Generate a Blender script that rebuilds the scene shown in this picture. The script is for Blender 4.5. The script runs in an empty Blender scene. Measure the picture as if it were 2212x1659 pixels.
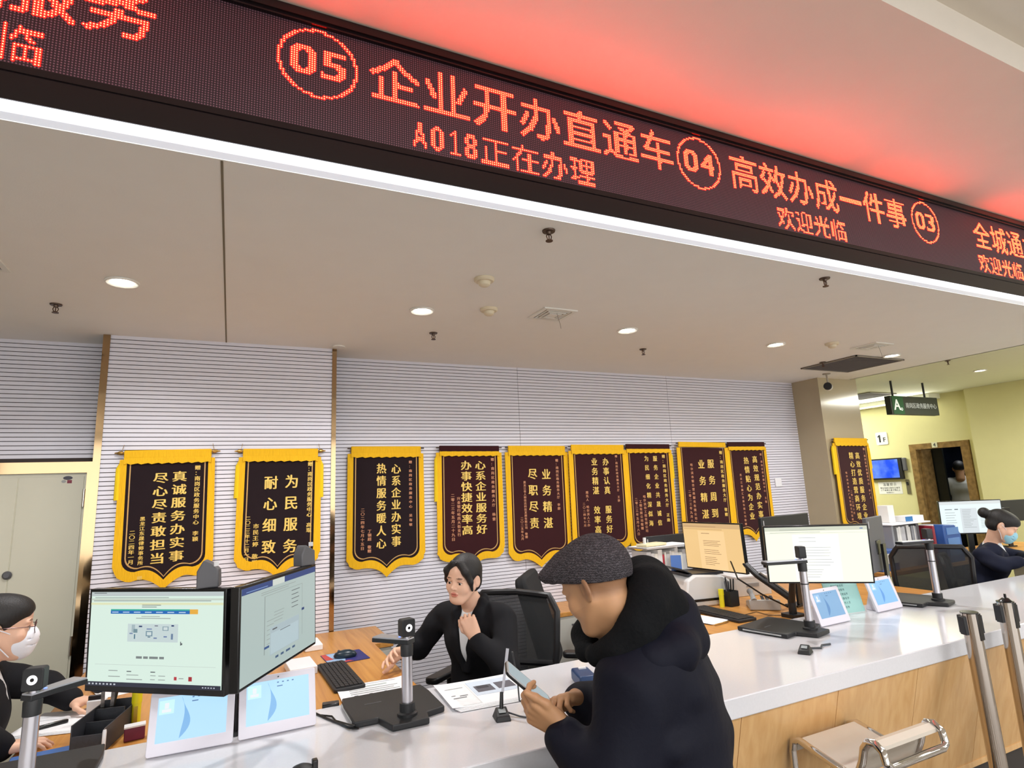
import bpy, bmesh, math, random
import numpy as np
from mathutils import Vector, Matrix, Euler, Quaternion
random.seed(7)
scene = bpy.context.scene
COL = scene.collection
PI = math.pi

# ------------------------------------------------------------------ camera
F_PX, YAW, PITCH, ROLL = 1261.94, 0.44981281, 0.18148011, -0.04402669
EYE = Vector((0.0, 0.0, 1.55))
_fw = Vector((math.sin(YAW)*math.cos(PITCH), math.cos(YAW)*math.cos(PITCH), math.sin(PITCH)))
_r0 = Vector((math.cos(YAW), -math.sin(YAW), 0)); _u0 = _r0.cross(_fw)
_rt = math.cos(ROLL)*_r0 + math.sin(ROLL)*_u0
_up = -math.sin(ROLL)*_r0 + math.cos(ROLL)*_u0
cam_data = bpy.data.cameras.new('camera')
cam_data.sensor_fit = 'HORIZONTAL'; cam_data.sensor_width = 36.0
cam_data.lens = 36.0*F_PX/2212.0
cam_data.clip_start = 0.02
cam = bpy.data.objects.new('camera', cam_data); COL.objects.link(cam)
cam.matrix_world = Matrix(((_rt.x,_up.x,-_fw.x,EYE.x),(_rt.y,_up.y,-_fw.y,EYE.y),(_rt.z,_up.z,-_fw.z,EYE.z),(0,0,0,1)))
scene.camera = cam

# ------------------------------------------------------------------ world and exposure
world = bpy.data.worlds.new('world'); scene.world = world
world.use_nodes = True
world.node_tree.nodes['Background'].inputs[0].default_value = (0.75, 0.82, 0.9, 1)
world.node_tree.nodes['Background'].inputs[1].default_value = 0.05
vs = scene.view_settings
scene.display_settings.display_device = 'sRGB'
vs.view_transform = 'Standard'; vs.look = 'None'; vs.gamma = 1.0; vs.use_curve_mapping = False
vs.exposure = 0.20
scene.cycles.use_denoising = True
scene.cycles.max_bounces = 7
scene.cycles.diffuse_bounces = 5
scene.cycles.glossy_bounces = 3
scene.cycles.caustics_reflective = False
scene.cycles.caustics_refractive = False
scene.cycles.sample_clamp_indirect = 4.0

# ------------------------------------------------------------------ hall lamps and added fills
def area_lamp(name, loc, sx, sy, watts, col=(1, .97, .93), rot=(0, 0, 0), spread=PI):
    l = bpy.data.lights.new(name, 'AREA'); l.shape = 'RECTANGLE'; l.size = sx; l.size_y = sy
    l.energy = watts; l.color = col; l.spread = spread
    o = bpy.data.objects.new(name, l); COL.objects.link(o); o.location = loc; o.rotation_euler = rot
    return o
for ax in (-3.0, 0.6, 4.2, 7.8, 10.6):
    for ay in (-4.6, -1.2):
        area_lamp('hall_ceiling_lamp', (ax, ay, 3.17), 1.2, 0.6, 64, (.97, .985, 1))
area_lamp('hall_added_fill', (3.0, -7.7, 1.75), 15.0, 2.5, 310, (.90, .95, 1), rot=(PI/2, 0, 0))  # added broad cool fill behind the camera, lifts soffit, slats and counter front
area_lamp('lobby_ceiling_lamp', (8.3, 6.9, 2.66), 0.9, 0.9, 60, (1, 1, .90))
area_lamp('lobby_ceiling_lamp', (8.4, 2.2, 2.66), 0.9, 0.9, 60, (1, 1, .90))
area_lamp('lobby_upward_fill', (9.22, 6.8, 2.52), 0.1, 3.4, 34, (1, 1, .92), rot=(0, PI*.80, 0))  # added upward fill to brighten the lobby ceiling
area_lamp('cab_lamp', (10.4, 5.1, 2.23), 0.5, 0.5, 7, (.9, .95, 1))

# ------------------------------------------------------------------ helpers
def at_z(px, py, z):
    d = ((px-1106)/F_PX)*_rt - ((py-829.5)/F_PX)*_up + _fw
    return EYE + d*((z-EYE.z)/d.z)
def at_y(px, py, y):
    d = ((px-1106)/F_PX)*_rt - ((py-829.5)/F_PX)*_up + _fw
    return EYE + d*((y-EYE.y)/d.y)
def at_x(px, py, x):
    d = ((px-1106)/F_PX)*_rt - ((py-829.5)/F_PX)*_up + _fw
    return EYE + d*((x-EYE.x)/d.x)

def s2l(c):
    return tuple(((v/12.92) if v <= .04045 else ((v+.055)/1.055)**2.4) for v in [x/255.0 for x in c])
MATS = {}
def mat(name, rgb, rough=.5, metal=0.0, spec=.5, var=.06, vscale=8.0, bump=0.0, bscale=60.0, emit=None, estr=0.0, coat=0.0, stretch=None, sheen=0.0, attr=False):
    """Principled material with procedural colour variation; rgb in 0-255 sRGB."""
    if name in MATS: return MATS[name]
    m = bpy.data.materials.new(name); m.use_nodes = True
    nt = m.node_tree; b = nt.nodes['Principled BSDF']
    c = s2l(rgb)
    b.inputs['Roughness'].default_value = rough; b.inputs['Metallic'].default_value = metal
    b.inputs['Specular IOR Level'].default_value = spec
    b.inputs['Coat Weight'].default_value = coat; b.inputs['Coat Roughness'].default_value = .08
    b.inputs['Sheen Weight'].default_value = sheen
    tc = nt.nodes.new('ShaderNodeTexCoord'); mp = nt.nodes.new('ShaderNodeMapping')
    nt.links.new(tc.outputs['Object'], mp.inputs['Vector'])
    if stretch: mp.inputs['Scale'].default_value = stretch
    nz = nt.nodes.new('ShaderNodeTexNoise'); nz.inputs['Scale'].default_value = vscale; nz.inputs['Detail'].default_value = 4
    nt.links.new(mp.outputs['Vector'], nz.inputs['Vector'])
    mx = nt.nodes.new('ShaderNodeMix'); mx.data_type = 'RGBA'
    nt.links.new(nz.outputs['Fac'], mx.inputs['Factor'])
    mx.inputs[6].default_value = tuple(min(1, v*(1-var)) for v in c)+(1,)
    mx.inputs[7].default_value = tuple(min(1, v*(1+var)) for v in c)+(1,)
    out = mx.outputs[2]
    if attr:
        at = nt.nodes.new('ShaderNodeVertexColor'); at.layer_name = 'Col'
        m2 = nt.nodes.new('ShaderNodeMix'); m2.data_type = 'RGBA'; m2.blend_type = 'MULTIPLY'; m2.inputs['Factor'].default_value = 1
        nt.links.new(at.outputs['Color'], m2.inputs[6]); nt.links.new(out, m2.inputs[7]); out = m2.outputs[2]
    nt.links.new(out, b.inputs['Base Color'])
    if bump:
        n2 = nt.nodes.new('ShaderNodeTexNoise'); n2.inputs['Scale'].default_value = bscale; n2.inputs['Detail'].default_value = 3
        nt.links.new(mp.outputs['Vector'], n2.inputs['Vector'])
        bp = nt.nodes.new('ShaderNodeBump'); bp.inputs['Strength'].default_value = bump; bp.inputs['Distance'].default_value = .004
        nt.links.new(n2.outputs['Fac'], bp.inputs['Height']); nt.links.new(bp.outputs['Normal'], b.inputs['Normal'])
    if emit is not None:
        b.inputs['Emission Color'].default_value = s2l(emit)+(1,); b.inputs['Emission Strength'].default_value = estr
    MATS[name] = m
    return m
def wood(name, rgb_a, rgb_b, axis='X', scale=1.0, rough=.4):
    if name in MATS: return MATS[name]
    m = mat(name, rgb_a, rough=rough)
    nt = m.node_tree; b = nt.nodes['Principled BSDF']
    mp = [n for n in nt.nodes if n.type == 'MAPPING'][0]
    st = {'X': (1.2, 22, 22), 'Y': (22, 1.2, 22), 'Z': (22, 22, 1.2)}[axis]
    mp.inputs['Scale'].default_value = tuple(v*scale for v in st)
    nz = [n for n in nt.nodes if n.type == 'TEX_NOISE'][0]; nz.inputs['Scale'].default_value = 2.2; nz.inputs['Distortion'].default_value = .6
    mx = [n for n in nt.nodes if n.type == 'MIX'][0]
    rp = nt.nodes.new('ShaderNodeValToRGB'); rp.color_ramp.elements[0].position = .35; rp.color_ramp.elements[1].position = .68
    nt.links.new(nz.outputs['Fac'], rp.inputs['Fac']); nt.links.new(rp.outputs['Color'], mx.inputs['Factor'])
    mx.inputs[6].default_value = s2l(rgb_a)+(1,); mx.inputs[7].default_value = s2l(rgb_b)+(1,)
    return m
def emissive(name, rgb, strength, base=(20, 20, 20)):
    return mat(name, base, rough=.35, emit=rgb, estr=strength)

class MB:
    """Collects shapes; build() links them as one mesh object."""
    def __init__(s): s.v = []; s.f = []; s.mi = []; s.cur = 0
    def add(s, vs, fs, mi=None):
        o = len(s.v); s.v.extend([tuple(v) for v in vs]); s.f.extend([tuple(i+o for i in f) for f in fs])
        s.mi.extend([s.cur if mi is None else mi]*len(fs)); return s
    def box(s, c, d, rot=None, mi=None):
        x, y, z = (k/2 for k in d); P = [Vector((a*x, b*y, e*z)) for a in (-1, 1) for b in (-1, 1) for e in (-1, 1)]
        R = (rot if isinstance(rot, Matrix) else Euler(rot).to_matrix()) if rot is not None else Matrix.Identity(3)
        return s.add([R @ p + Vector(c) for p in P], [(0, 1, 3, 2), (4, 6, 7, 5), (0, 4, 5, 1), (2, 3, 7, 6), (0, 2, 6, 4), (1, 5, 7, 3)], mi)
    def span(s, a, b, mi=None):
        return s.box([(p+q)/2 for p, q in zip(a, b)], [abs(q-p) for p, q in zip(a, b)], None, mi)
    def tube(s, pts, r, seg=10, mi=None, closed=False, caps=True):
        pts = [Vector(p) for p in pts]; n = len(pts); rs = r if isinstance(r, (list, tuple)) else [r]*n
        T = []
        for i in range(n):
            a = pts[(i-1) % n] if (closed or i > 0) else pts[i]; b = pts[(i+1) % n] if (closed or i < n-1) else pts[i]
            T.append((b-a).normalized())
        u = T[0].orthogonal().normalized(); V = []
        for i in range(n):
            u = (u - T[i]*u.dot(T[i])); u = u.normalized() if u.length > 1e-6 else T[i].orthogonal().normalized()
            w = T[i].cross(u)
            V += [pts[i] + (u*math.cos(2*PI*k/seg) + w*math.sin(2*PI*k/seg))*rs[i] for k in range(seg)]
        Fc = []
        for i in range(n if closed else n-1):
            j = (i+1) % n
            for k in range(seg): Fc.append((i*seg+k, i*seg+(k+1) % seg, j*seg+(k+1) % seg, j*seg+k))
        if caps and not closed: Fc += [tuple(range(seg))[::-1], tuple((n-1)*seg+k for k in range(seg))]
        return s.add(V, Fc, mi)
    def cyl(s, a, b, r0, r1=None, seg=24, mi=None): return s.tube([a, b], [r0, r0 if r1 is None else r1], seg, mi)
    def lathe(s, prof, c=(0, 0, 0), seg=28, mi=None, R=None):
        V = []; n = len(prof); R = R or Matrix.Identity(3)
        for (r, z) in prof: V += [R @ Vector((r*math.cos(2*PI*k/seg), r*math.sin(2*PI*k/seg), z)) + Vector(c) for k in range(seg)]
        Fc = [(i*seg+k, i*seg+(k+1) % seg, (i+1)*seg+(k+1) % seg, (i+1)*seg+k) for i in range(n-1) for k in range(seg)]
        Fc += [tuple(range(seg))[::-1], tuple((n-1)*seg+k for k in range(seg))]
        return s.add(V, Fc, mi)
    def prism(s, poly, h0, h1, fr=None, mi=None):
        """poly: 2-D points; extruded along local z from h0 to h1; fr: 4x4 frame."""
        fr = fr or Matrix.Identity(4); n = len(poly)
        V = [fr @ Vector((x, y, h0)) for x, y in poly] + [fr @ Vector((x, y, h1)) for x, y in poly]
        Fc = [(i, (i+1) % n, n+(i+1) % n, n+i) for i in range(n)] + [tuple(range(n))[::-1], tuple(range(n, 2*n))]
        return s.add(V, Fc, mi)
    def quad(s, a, b, c, d, mi=None): return s.add([a, b, c, d], [(0, 1, 2, 3)], mi)
    def build(s, name, mats, parent=None, bevel=0.0, smooth=True, loc=None, rot=None, angle=38):
        me = bpy.data.meshes.new(name); me.from_pydata(s.v, [], s.f)
        for m in (mats if isinstance(mats, (list, tuple)) else [mats]): me.materials.append(m)
        me.polygons.foreach_set('material_index', s.mi)
        bm = bmesh.new(); bm.from_mesh(me); bmesh.ops.recalc_face_normals(bm, faces=bm.faces); bm.to_mesh(me); bm.free()
        if smooth: me.shade_smooth(); me.set_sharp_from_angle(angle=math.radians(angle))
        o = bpy.data.objects.new(name, me); COL.objects.link(o)
        if parent is not None: o.parent = parent
        if loc is not None: o.location = loc
        if rot is not None: o.rotation_euler = rot
        if bevel:
            b = o.modifiers.new('bevel', 'BEVEL'); b.width = bevel; b.segments = 2; b.limit_method = 'ANGLE'; b.angle_limit = math.radians(40)
        return o
def tag(o, label=None, cat=None, group=None, kind=None):
    if label: o['label'] = label
    if cat: o['category'] = cat
    if group: o['group'] = group
    if kind: o['kind'] = kind
    return o
def thing(name, label, cat, loc=(0, 0, 0), rotz=0.0, group=None, rot=None):
    o = bpy.data.objects.new(name, None); COL.objects.link(o); o.empty_display_size = .05
    o.location = loc; o.rotation_euler = rot if rot is not None else (0, 0, rotz)
    return tag(o, label, cat, group)
def dup(root, loc, rotz=0.0, label=None, rot=None):
    r = root.copy(); COL.objects.link(r); r.location = loc; r.rotation_euler = rot if rot is not None else (0, 0, rotz)
    if label: r['label'] = label
    for ch in list(root.children):
        c = ch.copy(); COL.objects.link(c); c.parent = r
        for g in ch.children:
            d = g.copy(); COL.objects.link(d); d.parent = c
    return r
def struct(o): o['kind'] = 'structure'; return o
def frame(origin, xaxis, yaxis):
    x = Vector(xaxis).normalized(); z = x.cross(Vector(yaxis)).normalized(); y = z.cross(x); o = Vector(origin)
    return Matrix(((x.x, y.x, z.x, o.x), (x.y, y.y, z.y, o.y), (x.z, y.z, z.z, o.z), (0, 0, 0, 1)))
WALLFR = lambda x, y, z: frame((x, y, z), (1, 0, 0), (0, 0, 1))     # local x right, y up, z toward the camera (-Y)
def rrect(w, h, r, n=5, cx=0, cy=0):
    P = []
    for (sx, sy, a0) in ((1, 1, 0), (-1, 1, 90), (-1, -1, 180), (1, -1, 270)):
        for k in range(n+1):
            a = math.radians(a0+90*k/n); P.append((cx+sx*(w/2-r)+r*math.cos(a), cy+sy*(h/2-r)+r*math.sin(a)))
    return P

# ------------------------------------------------------------------ lettering
_GL = {}
def glyph(ch):
    """Triangulated outline of one character in em units."""
    if ch in _GL: return _GL[ch]
    c = bpy.data.curves.new('glyph', 'FONT'); c.body = ch; c.size = 1; c.resolution_u = 3
    o = bpy.data.objects.new('glyph', c); COL.objects.link(o)
    dg = bpy.context.evaluated_depsgraph_get(); dg.update()
    me = bpy.data.meshes.new_from_object(o.evaluated_get(dg))
    V = [(v.co.x, v.co.y) for v in me.vertices]; Fc = [tuple(p.vertices) for p in me.polygons]
    bpy.data.objects.remove(o); bpy.data.curves.remove(c); bpy.data.meshes.remove(me)
    _GL[ch] = (V, Fc); return _GL[ch]
def put_char(mb, ch, fr, x, y, size, sx=1.0, lift=0.0, mi=None, centre=True, bold=0.0):
    if ch == ' ': return
    V, Fc = glyph(ch)
    if not V: return
    ox = -.5 if centre and ord(ch) > 0x2000 else (-(min(a for a, b in V)+max(a for a, b in V))/2 if centre else 0)
    oy = -.38 if centre and ord(ch) > 0x2000 else (-.35 if centre else 0)
    for i, (bx, by) in enumerate(((0, 0),) if not bold else ((-bold, 0), (bold, 0), (0, bold*.6))):
        mb.add([fr @ Vector((x+(a+ox+bx)*size*sx, y+(b+oy+by)*size, lift+.00025*i)) for a, b in V], Fc, mi)
def put_line(mb, text, fr, x, y, size, adv=1.0, lift=0.0, mi=None, bold=0.0):
    """Left-to-right line; (x, y) is the left end on the centre line."""
    for ch in text:
        w = size*adv*(1.0 if ord(ch) > 0x2000 else .56)
        put_char(mb, ch, fr, x+w/2, y, size, 1, lift, mi, True, bold); x += w
def put_column(mb, text, fr, x, ytop, size, pitch, lift=0.0, mi=None, sx=1.0, bold=0.0):
    y = ytop-pitch/2
    for ch in text:
        put_char(mb, ch, fr, x, y, size, sx, lift, mi, True, bold); y -= pitch
def raster(ch, n, w=None, thr=.42, y0=-.13, em=1.0, bold=0.0, fit=False):
    """Lit cells (col,row) of a character on an n-row dot grid."""
    w = w or n; S = 4; img = np.zeros((n*S, w*S), bool); V, Fc = glyph(ch)
    A = np.array(V)
    if fit:
        mn, mxx = A.min(0), A.max(0); A = (A-mn)/(mxx-mn); A = A*np.array([w, n])
    else: A = np.stack([A[:, 0]*w/em, (A[:, 1]-y0)*n], 1)
    A = A*S; gy, gx = np.mgrid[0:n*S, 0:w*S]; px, py = gx+.5, gy+.5
    offs = [(0, 0)] if not bold else [(-bold*S, 0), (bold*S, 0)]
    for f in Fc:
        for k in range(1, len(f)-1):
            for ob in offs:
                a, b, c = A[f[0]]+ob, A[f[k]]+ob, A[f[k+1]]+ob
                d1 = (b[0]-a[0])*(py-a[1])-(b[1]-a[1])*(px-a[0]); d2 = (c[0]-b[0])*(py-b[1])-(c[1]-b[1])*(px-b[0]); d3 = (a[0]-c[0])*(py-c[1])-(a[1]-c[1])*(px-c[0])
                img |= ((d1 >= 0) & (d2 >= 0) & (d3 >= 0)) | ((d1 <= 0) & (d2 <= 0) & (d3 <= 0))
    cov = img.reshape(n, S, w, S).mean((1, 3))
    return [(int(c), int(r)) for r, c in zip(*np.where(cov > thr))]
# ================================================================== SETTING
M_SOFFIT = mat('painted_soffit', (244, 242, 236), rough=.75, var=.02, bump=.08, bscale=180)
M_UPPER = mat('painted_ceiling', (236, 228, 216), rough=.8, var=.02, bump=.08, bscale=180)
M_SLAT = mat('white_slat', (224, 222, 231), rough=.45, var=.015)
M_GROOVE = mat('dark_groove', (62, 52, 48), rough=.8)
M_GOLD = mat('bronze_mirror_metal', (176, 148, 112), rough=.08, metal=1.0, var=.04)
M_LOBBY = mat('yellow_green_wall', (222, 216, 160), rough=.6, var=.03, bump=.1, bscale=120)
M_PILLAR = mat('beige_polished_stone', (178, 164, 134), rough=.12, var=.05, vscale=3, coat=.3)
M_DOOR = mat('cream_door_paint', (214, 210, 190), rough=.5, var=.02)
M_BLACKPL = mat('black_plastic', (24, 24, 27), rough=.42, var=.1)
M_STEEL = mat('polished_steel', (205, 200, 196), rough=.16, metal=1.0, var=.04)
M_SILVER = mat('brushed_aluminium', (208, 206, 212), rough=.32, metal=1.0, var=.05)
M_WHITEPL = mat('white_plastic', (232, 232, 235), rough=.4, var=.02)
M_GREYPL = mat('grey_plastic', (92, 92, 96), rough=.5, var=.06)
ZC = 2.53           # soffit height
YW, YP = 4.14, 3.90  # recessed wall, projecting panel

fl = MB(); fl.span((-7, -8, -.1), (13, 12, 0))
m = mat('grey_floor_tile', (128, 122, 114), rough=.22, var=.12, vscale=1.6)
struct(fl.build('floor', m))
cl = MB(); cl.span((-6, 1.74, ZC), (5.72, 4.4, ZC+.1)); struct(cl.build('ceiling', M_SOFFIT))
sm_ = MB(); sm_.span((-.064, 1.745, ZC-.0015), (-.057, 3.9, ZC-.0002)); struct(sm_.build('trim_1', mat('ceiling_seam', (128, 118, 98), rough=.9)))
cu = MB(); cu.span((-6, .948, 3.075), (13, 1.78, 3.3)); cu.span((-6, -8, 3.2), (13, .95, 3.3)); struct(cu.build('ceiling_hall', M_UPPER))
lc = MB(); lc.span((5.72, 1.70, 2.70), (13, 12, 2.8)); struct(lc.build('ceiling_lobby', mat('lobby_ceiling_paint', (226, 228, 205), rough=.8, var=.02)))
ed = MB(); ed.span((5.70, 1.78, ZC), (5.72, 4.4, 2.72)); struct(ed.build('trim_2', M_SOFFIT))
# hall shell behind the camera
hw = MB(); hw.span((-6.1, -8, 0), (-6, 4.4, 3.3)); struct(hw.build('wall_left', mat('hall_wall', (206, 200, 188), rough=.7)))
hw = MB(); hw.span((-6, -8.1, 0), (13, -8, 3.3)); struct(hw.build('wall_front', MATS['hall_wall']))
hw = MB(); hw.span((13, -8, 0), (13.1, 12, 3.3)); struct(hw.build('wall_right', MATS['hall_wall']))

def slat_wall(name, x0, x1, y, z0, z1, seams=()):
    mb = MB(); mb.span((x0, y+.005, z0), (x1, y+.05, z1), 1)
    cuts = [x0]+list(seams)+[x1]; p = .0245; z = z1
    while z-p > z0:
        for a, b in zip(cuts[:-1], cuts[1:]):
            mb.span((a+(.0015 if a != x0 else 0), y, z-p+.0042), (b-(.0015 if b != x1 else 0), y+.006, z), 0)
        z -= p
    return struct(mb.build(name, [M_SLAT, M_GROOVE], smooth=False))
slat_wall('wall_back', .60, 5.225, YW, 0, ZC, (2.05, 3.57))
slat_wall('wall_back_panel', -.655, .572, YP, 0, ZC)
slat_wall('wall_back_left', -2.6, -.69, YW, 1.826, ZC)
mb = MB(); mb.span((-.655, YP+.05, 0), (.572, YW+.1, ZC)); mb.span((-2.6, YW+.04, 0), (5.3, YW+.2, ZC)); struct(mb.build('wall_back_core', MATS['hall_wall']))
for (xa, xb) in ((-.69, -.655), (.572, .60)):
    mb = MB(); mb.span((xa, YP-.006, 0), (xb, YW, ZC)); struct(mb.build('trim_3', M_GOLD))
# door at the left
mb = MB(); mb.span((-2.6, YW-.004, 1.763), (-.69, YW+.03, 1.826)); mb.span((-.755, YW-.004, 0), (-.69, YW+.03, 1.763)); struct(mb.build('trim_4', M_GOLD))
d = MB(); d.span((-1.068, YW+.008, 0), (-.768, YW+.035, 1.745)); d.span((-2.2, YW+.008, 0), (-1.072, YW+.035, 1.745)); d.span((-2.2, YW+.012, 0), (-.755, YW+.03, 1.763))
do = struct(d.build('door_1', M_DOOR, bevel=.002))
h = MB(); h.lathe([(0, 0), (.02, 0), (.022, .008), (.012, .02), (0, .02)], R=Euler((PI/2, 0, 0)).to_matrix(), c=(-1.072, YW+.006, 1.222)); h.build('lock_knob', M_GREYPL, do)
for hz in (1.62, .82):
    h = MB(); h.cyl((-.762, YW+.002, hz-.05), (-.762, YW+.002, hz+.05), .008, seg=12); h.build('hinge', M_STEEL, do)
st = MB(); st.prism([(.022*math.cos(a*PI/12), .011*math.sin(a*PI/12)) for a in range(24)], 0, .0015, WALLFR(-.845, YW+.008, 1.735)); o = st.build('oval_sticker', mat('sticker_dark', (66, 66, 78)), do)
st = MB(); st.box((-.836, YW+.0075, 1.714), (.022, .0015, .018)); st.build('square_sticker', mat('sticker_red', (128, 40, 60)), do)
st = MB(); st.prism([(.011*math.cos(a*PI/12), .008*math.sin(a*PI/12)) for a in range(24)], 0, .0015, WALLFR(-.863, YW+.008, 1.716)); st.build('round_sticker', mat('sticker_grey', (160, 160, 158)), do)
# pillar
mb = MB(); mb.span((5.225, 3.84, 0), (5.81, 5.2, 2.72)); struct(mb.build('wall_pillar', M_PILLAR))
# lobby
XE = 9.45
mb = MB()
mb.span((XE, 5.50, 0), (XE+.2, 12, 2.72)); mb.span((XE, 4.72, 1.99), (XE+.2, 5.50, 2.72)); mb.span((XE, 1.70, 0), (XE+.2, 4.72, 2.72))
struct(mb.build('wall_lobby', M_LOBBY))
mb = MB(); mb.span((XE-.12, 2.2, 0), (XE-.001, 4.62, 2.699)); struct(mb.build('wall_lobby_pier', M_LOBBY))
mb = MB(); mb.span((5.2, 8.6, 0), (XE, 8.7, 2.72)); struct(mb.build('wall_lobby_back', M_LOBBY))
mb = MB(); mb.span((XE-.28, 5.0, 2.63), (XE, 8.6, 2.70)); struct(mb.build('trim_5', mat('cove_white', (240, 240, 228), rough=.7)))
# elevator opening with marble surround
M_MARBLE = mat('brown_marble', (140, 112, 70), rough=.2, var=.75, vscale=16)
mb = MB(); mb.span((XE-.02, 5.46, 0), (XE+.05, 5.55, 1.905)); mb.span((XE-.02, 4.73, 0), (XE+.05, 4.84, 1.905)); mb.span((XE-.02, 4.73, 1.906), (XE+.05, 5.55, 1.99))
mb.span((XE+.051, 5.42, 0), (XE+.3, 5.459, 1.905)); struct(mb.build('trim_6', M_MARBLE))
# ================================================================== LED SIGN
PX = .00762; LZ, LY, LX0, LX1 = 2.667, 1.713, -1.6, 5.9
led = thing('led_sign', 'long red dot matrix LED sign in a black frame along the ceiling edge', 'sign', (0, LY, LZ))
def led_panel_mat():
    m = mat('led_panel_face', (34, 7, 19), rough=.5, var=.1)
    nt = m.node_tree; b = nt.nodes['Principled BSDF']
    tc = [n for n in nt.nodes if n.type == 'TEX_COORD'][0]; mx = [n for n in nt.nodes if n.type == 'MIX'][0]
    sp = nt.nodes.new('ShaderNodeSeparateXYZ'); nt.links.new(tc.outputs['Object'], sp.inputs[0])
    def mth(op, a, bb=None):
        n = nt.nodes.new('ShaderNodeMath'); n.operation = op
        for i, q in enumerate((a, bb)):
            if q is None: continue
            if isinstance(q, (int, float)): n.inputs[i].default_value = q
            else: nt.links.new(q, n.inputs[i])
        return n.outputs[0]
    fx = mth('SUBTRACT', mth('FRACT', mth('DIVIDE', sp.outputs['X'], PX)), .5); fz = mth('SUBTRACT', mth('FRACT', mth('DIVIDE', sp.outputs['Z'], PX)), .5)
    r = mth('SQRT', mth('ADD', mth('MULTIPLY', fx, fx), mth('MULTIPLY', fz, fz)))
    k = mth('LESS_THAN', r, .27)
    m2 = nt.nodes.new('ShaderNodeMix'); m2.data_type = 'RGBA'; nt.links.new(k, m2.inputs['Factor']); nt.links.new(mx.outputs[2], m2.inputs[6])
    m2.inputs[7].default_value = s2l((128, 88, 102))+(1,)
    nt.links.new(m2.outputs[2], b.inputs['Base Color'])
    return m
mb = MB(); mb.span((LX0, 0, 0), (LX1, .06, 48*PX)); mb.build('dot_panel', led_panel_mat(), led, smooth=False)
M_LEDFR = mat('gloss_black_frame', (22, 14, 17), rough=.16, var=.2, vscale=5)
mb = MB(); mb.span((LX0-.03, -.012, -.1), (LX1+.03, .066, 0)); mb.span((LX0-.03, -.016, -.022), (LX1+.03, -.012, -.016)); mb.build('lower_frame', M_LEDFR, led)
mb = MB(); mb.span((LX0-.03, -.012, 48*PX), (LX1+.03, .066, 48*PX+.012)); mb.span((LX0-.03, -.02, 48*PX+.012), (LX1+.03, .066, 48*PX+.04)); mb.build('upper_frame', M_LEDFR, led)
M_LEDR = emissive('led_red_glow', (255, 8, 6), 12, (60, 4, 4)); M_LEDC = emissive('led_hot_core', (255, 120, 66), 15.0, (120, 30, 20))
def led_dots(name, cells):
    mb = MB()
    for (c, r) in cells:
        x, z = (c+.5)*PX, (r+.5)*PX
        for rad, dy, mi, n in ((PX*.60, -.0006, 0, 8), (PX*.23, -.0014, 1, 6)):
            mb.add([(x+rad*math.cos(2*PI*k/n), dy, z+rad*math.sin(2*PI*k/n)) for k in range(n)], [tuple(range(n))], mi)
    return mb.build(name, [M_LEDR, M_LEDC], led, smooth=False)
def led_text(text, x0, row, n):
    c0 = round(x0/PX)
    for ch in text:
        if ord(ch) > 0x2000:
            w = n; cells = [(c0+c, row+r) for c, r in raster(ch, n, n, .36 if n == 24 else .40, bold=.10 if n == 24 else 0)]
        else:
            w = n//2; q = w-2; cells = [(c0+1+(w-2-q)//2+c, row+2+r) for c, r in raster(ch, 12, q, .36, fit=True)] if ch != '1' else [(c0+4, row+2+r) for r in range(12)]+[(c0+c, row+2) for c in (2, 3, 5, 6)]+[(c0+3, row+12), (c0+2, row+11)]
        led_dots('lit_character', cells); c0 += w
def led_ring(x0, txt):
    c0 = round(x0/PX); R = 15.2; cx, cy = c0+16, 31; cells = set()
    for k in range(720):
        a = k*PI/360; cells.add((int(round(cx+R*1.02*math.cos(a)-.5)), int(round(cy+R*math.sin(a)-.5))))
    led_dots('lit_ring', sorted(cells))
    for i, ch in enumerate(txt):
        led_dots('lit_digit', [(c0+5+i*12+c, 25+r) for c, r in raster(ch, 13, 10, .36, fit=True, bold=.5)])
led_ring(.076, '05'); led_ring(1.645, '04'); led_ring(3.268, '03')
led_text('企业开办直通车', .35, 20, 24); led_text('A018正在办理', .498, 1, 16)
led_text('高效办成一件事', 1.946, 20, 24); led_text('欢迎光临', 2.213, 1, 16)
led_text('全城通办', 3.859, 20, 24); led_text('欢迎光临', 3.859, 1, 16)
led_text('合服务', -.783, 20, 24); led_text('迎光临', -.843, 1, 16)

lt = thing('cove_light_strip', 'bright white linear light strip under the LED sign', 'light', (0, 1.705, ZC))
mb = MB(); mb.span((-1.7, 0, .014), (6.0, .03, .037)); mb.build('diffuser', emissive('strip_light', (244, 248, 255), 3.2, (230, 230, 235)), lt)
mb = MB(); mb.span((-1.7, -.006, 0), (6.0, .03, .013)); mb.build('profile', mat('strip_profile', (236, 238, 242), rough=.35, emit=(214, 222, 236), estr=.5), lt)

# ================================================================== CEILING FITTINGS
M_TRIMW = mat('white_trim', (236, 234, 226), rough=.45)
M_LENS = emissive('lamp_lens', (255, 252, 240), 30, (250, 250, 245))
def downlight(x, y, z, label, watts=10):
    t = thing('downlight', label, 'light', (x, y, z), group='round recessed downlights')
    mb = MB(); mb.lathe([(.044, -.001), (.066, -.001), (.066, -.007), (.06, -.010), (.048, -.006), (.044, -.003)]); mb.build('trim_ring', M_TRIMW, t)
    mb = MB(); mb.lathe([(0, -.004), (.046, -.004), (.046, -.003), (0, -.003)]); mb.build('lens', M_LENS, t)
    l = bpy.data.lights.new('downlight_lamp', 'AREA'); l.shape = 'DISK'; l.size = .085; l.energy = watts; l.color = (1, .985, .98); l.spread = math.radians(150)
    o = bpy.data.objects.new('downlight_lamp', l); COL.objects.link(o); o.parent = t; o.location = (0, 0, -.014)
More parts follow.
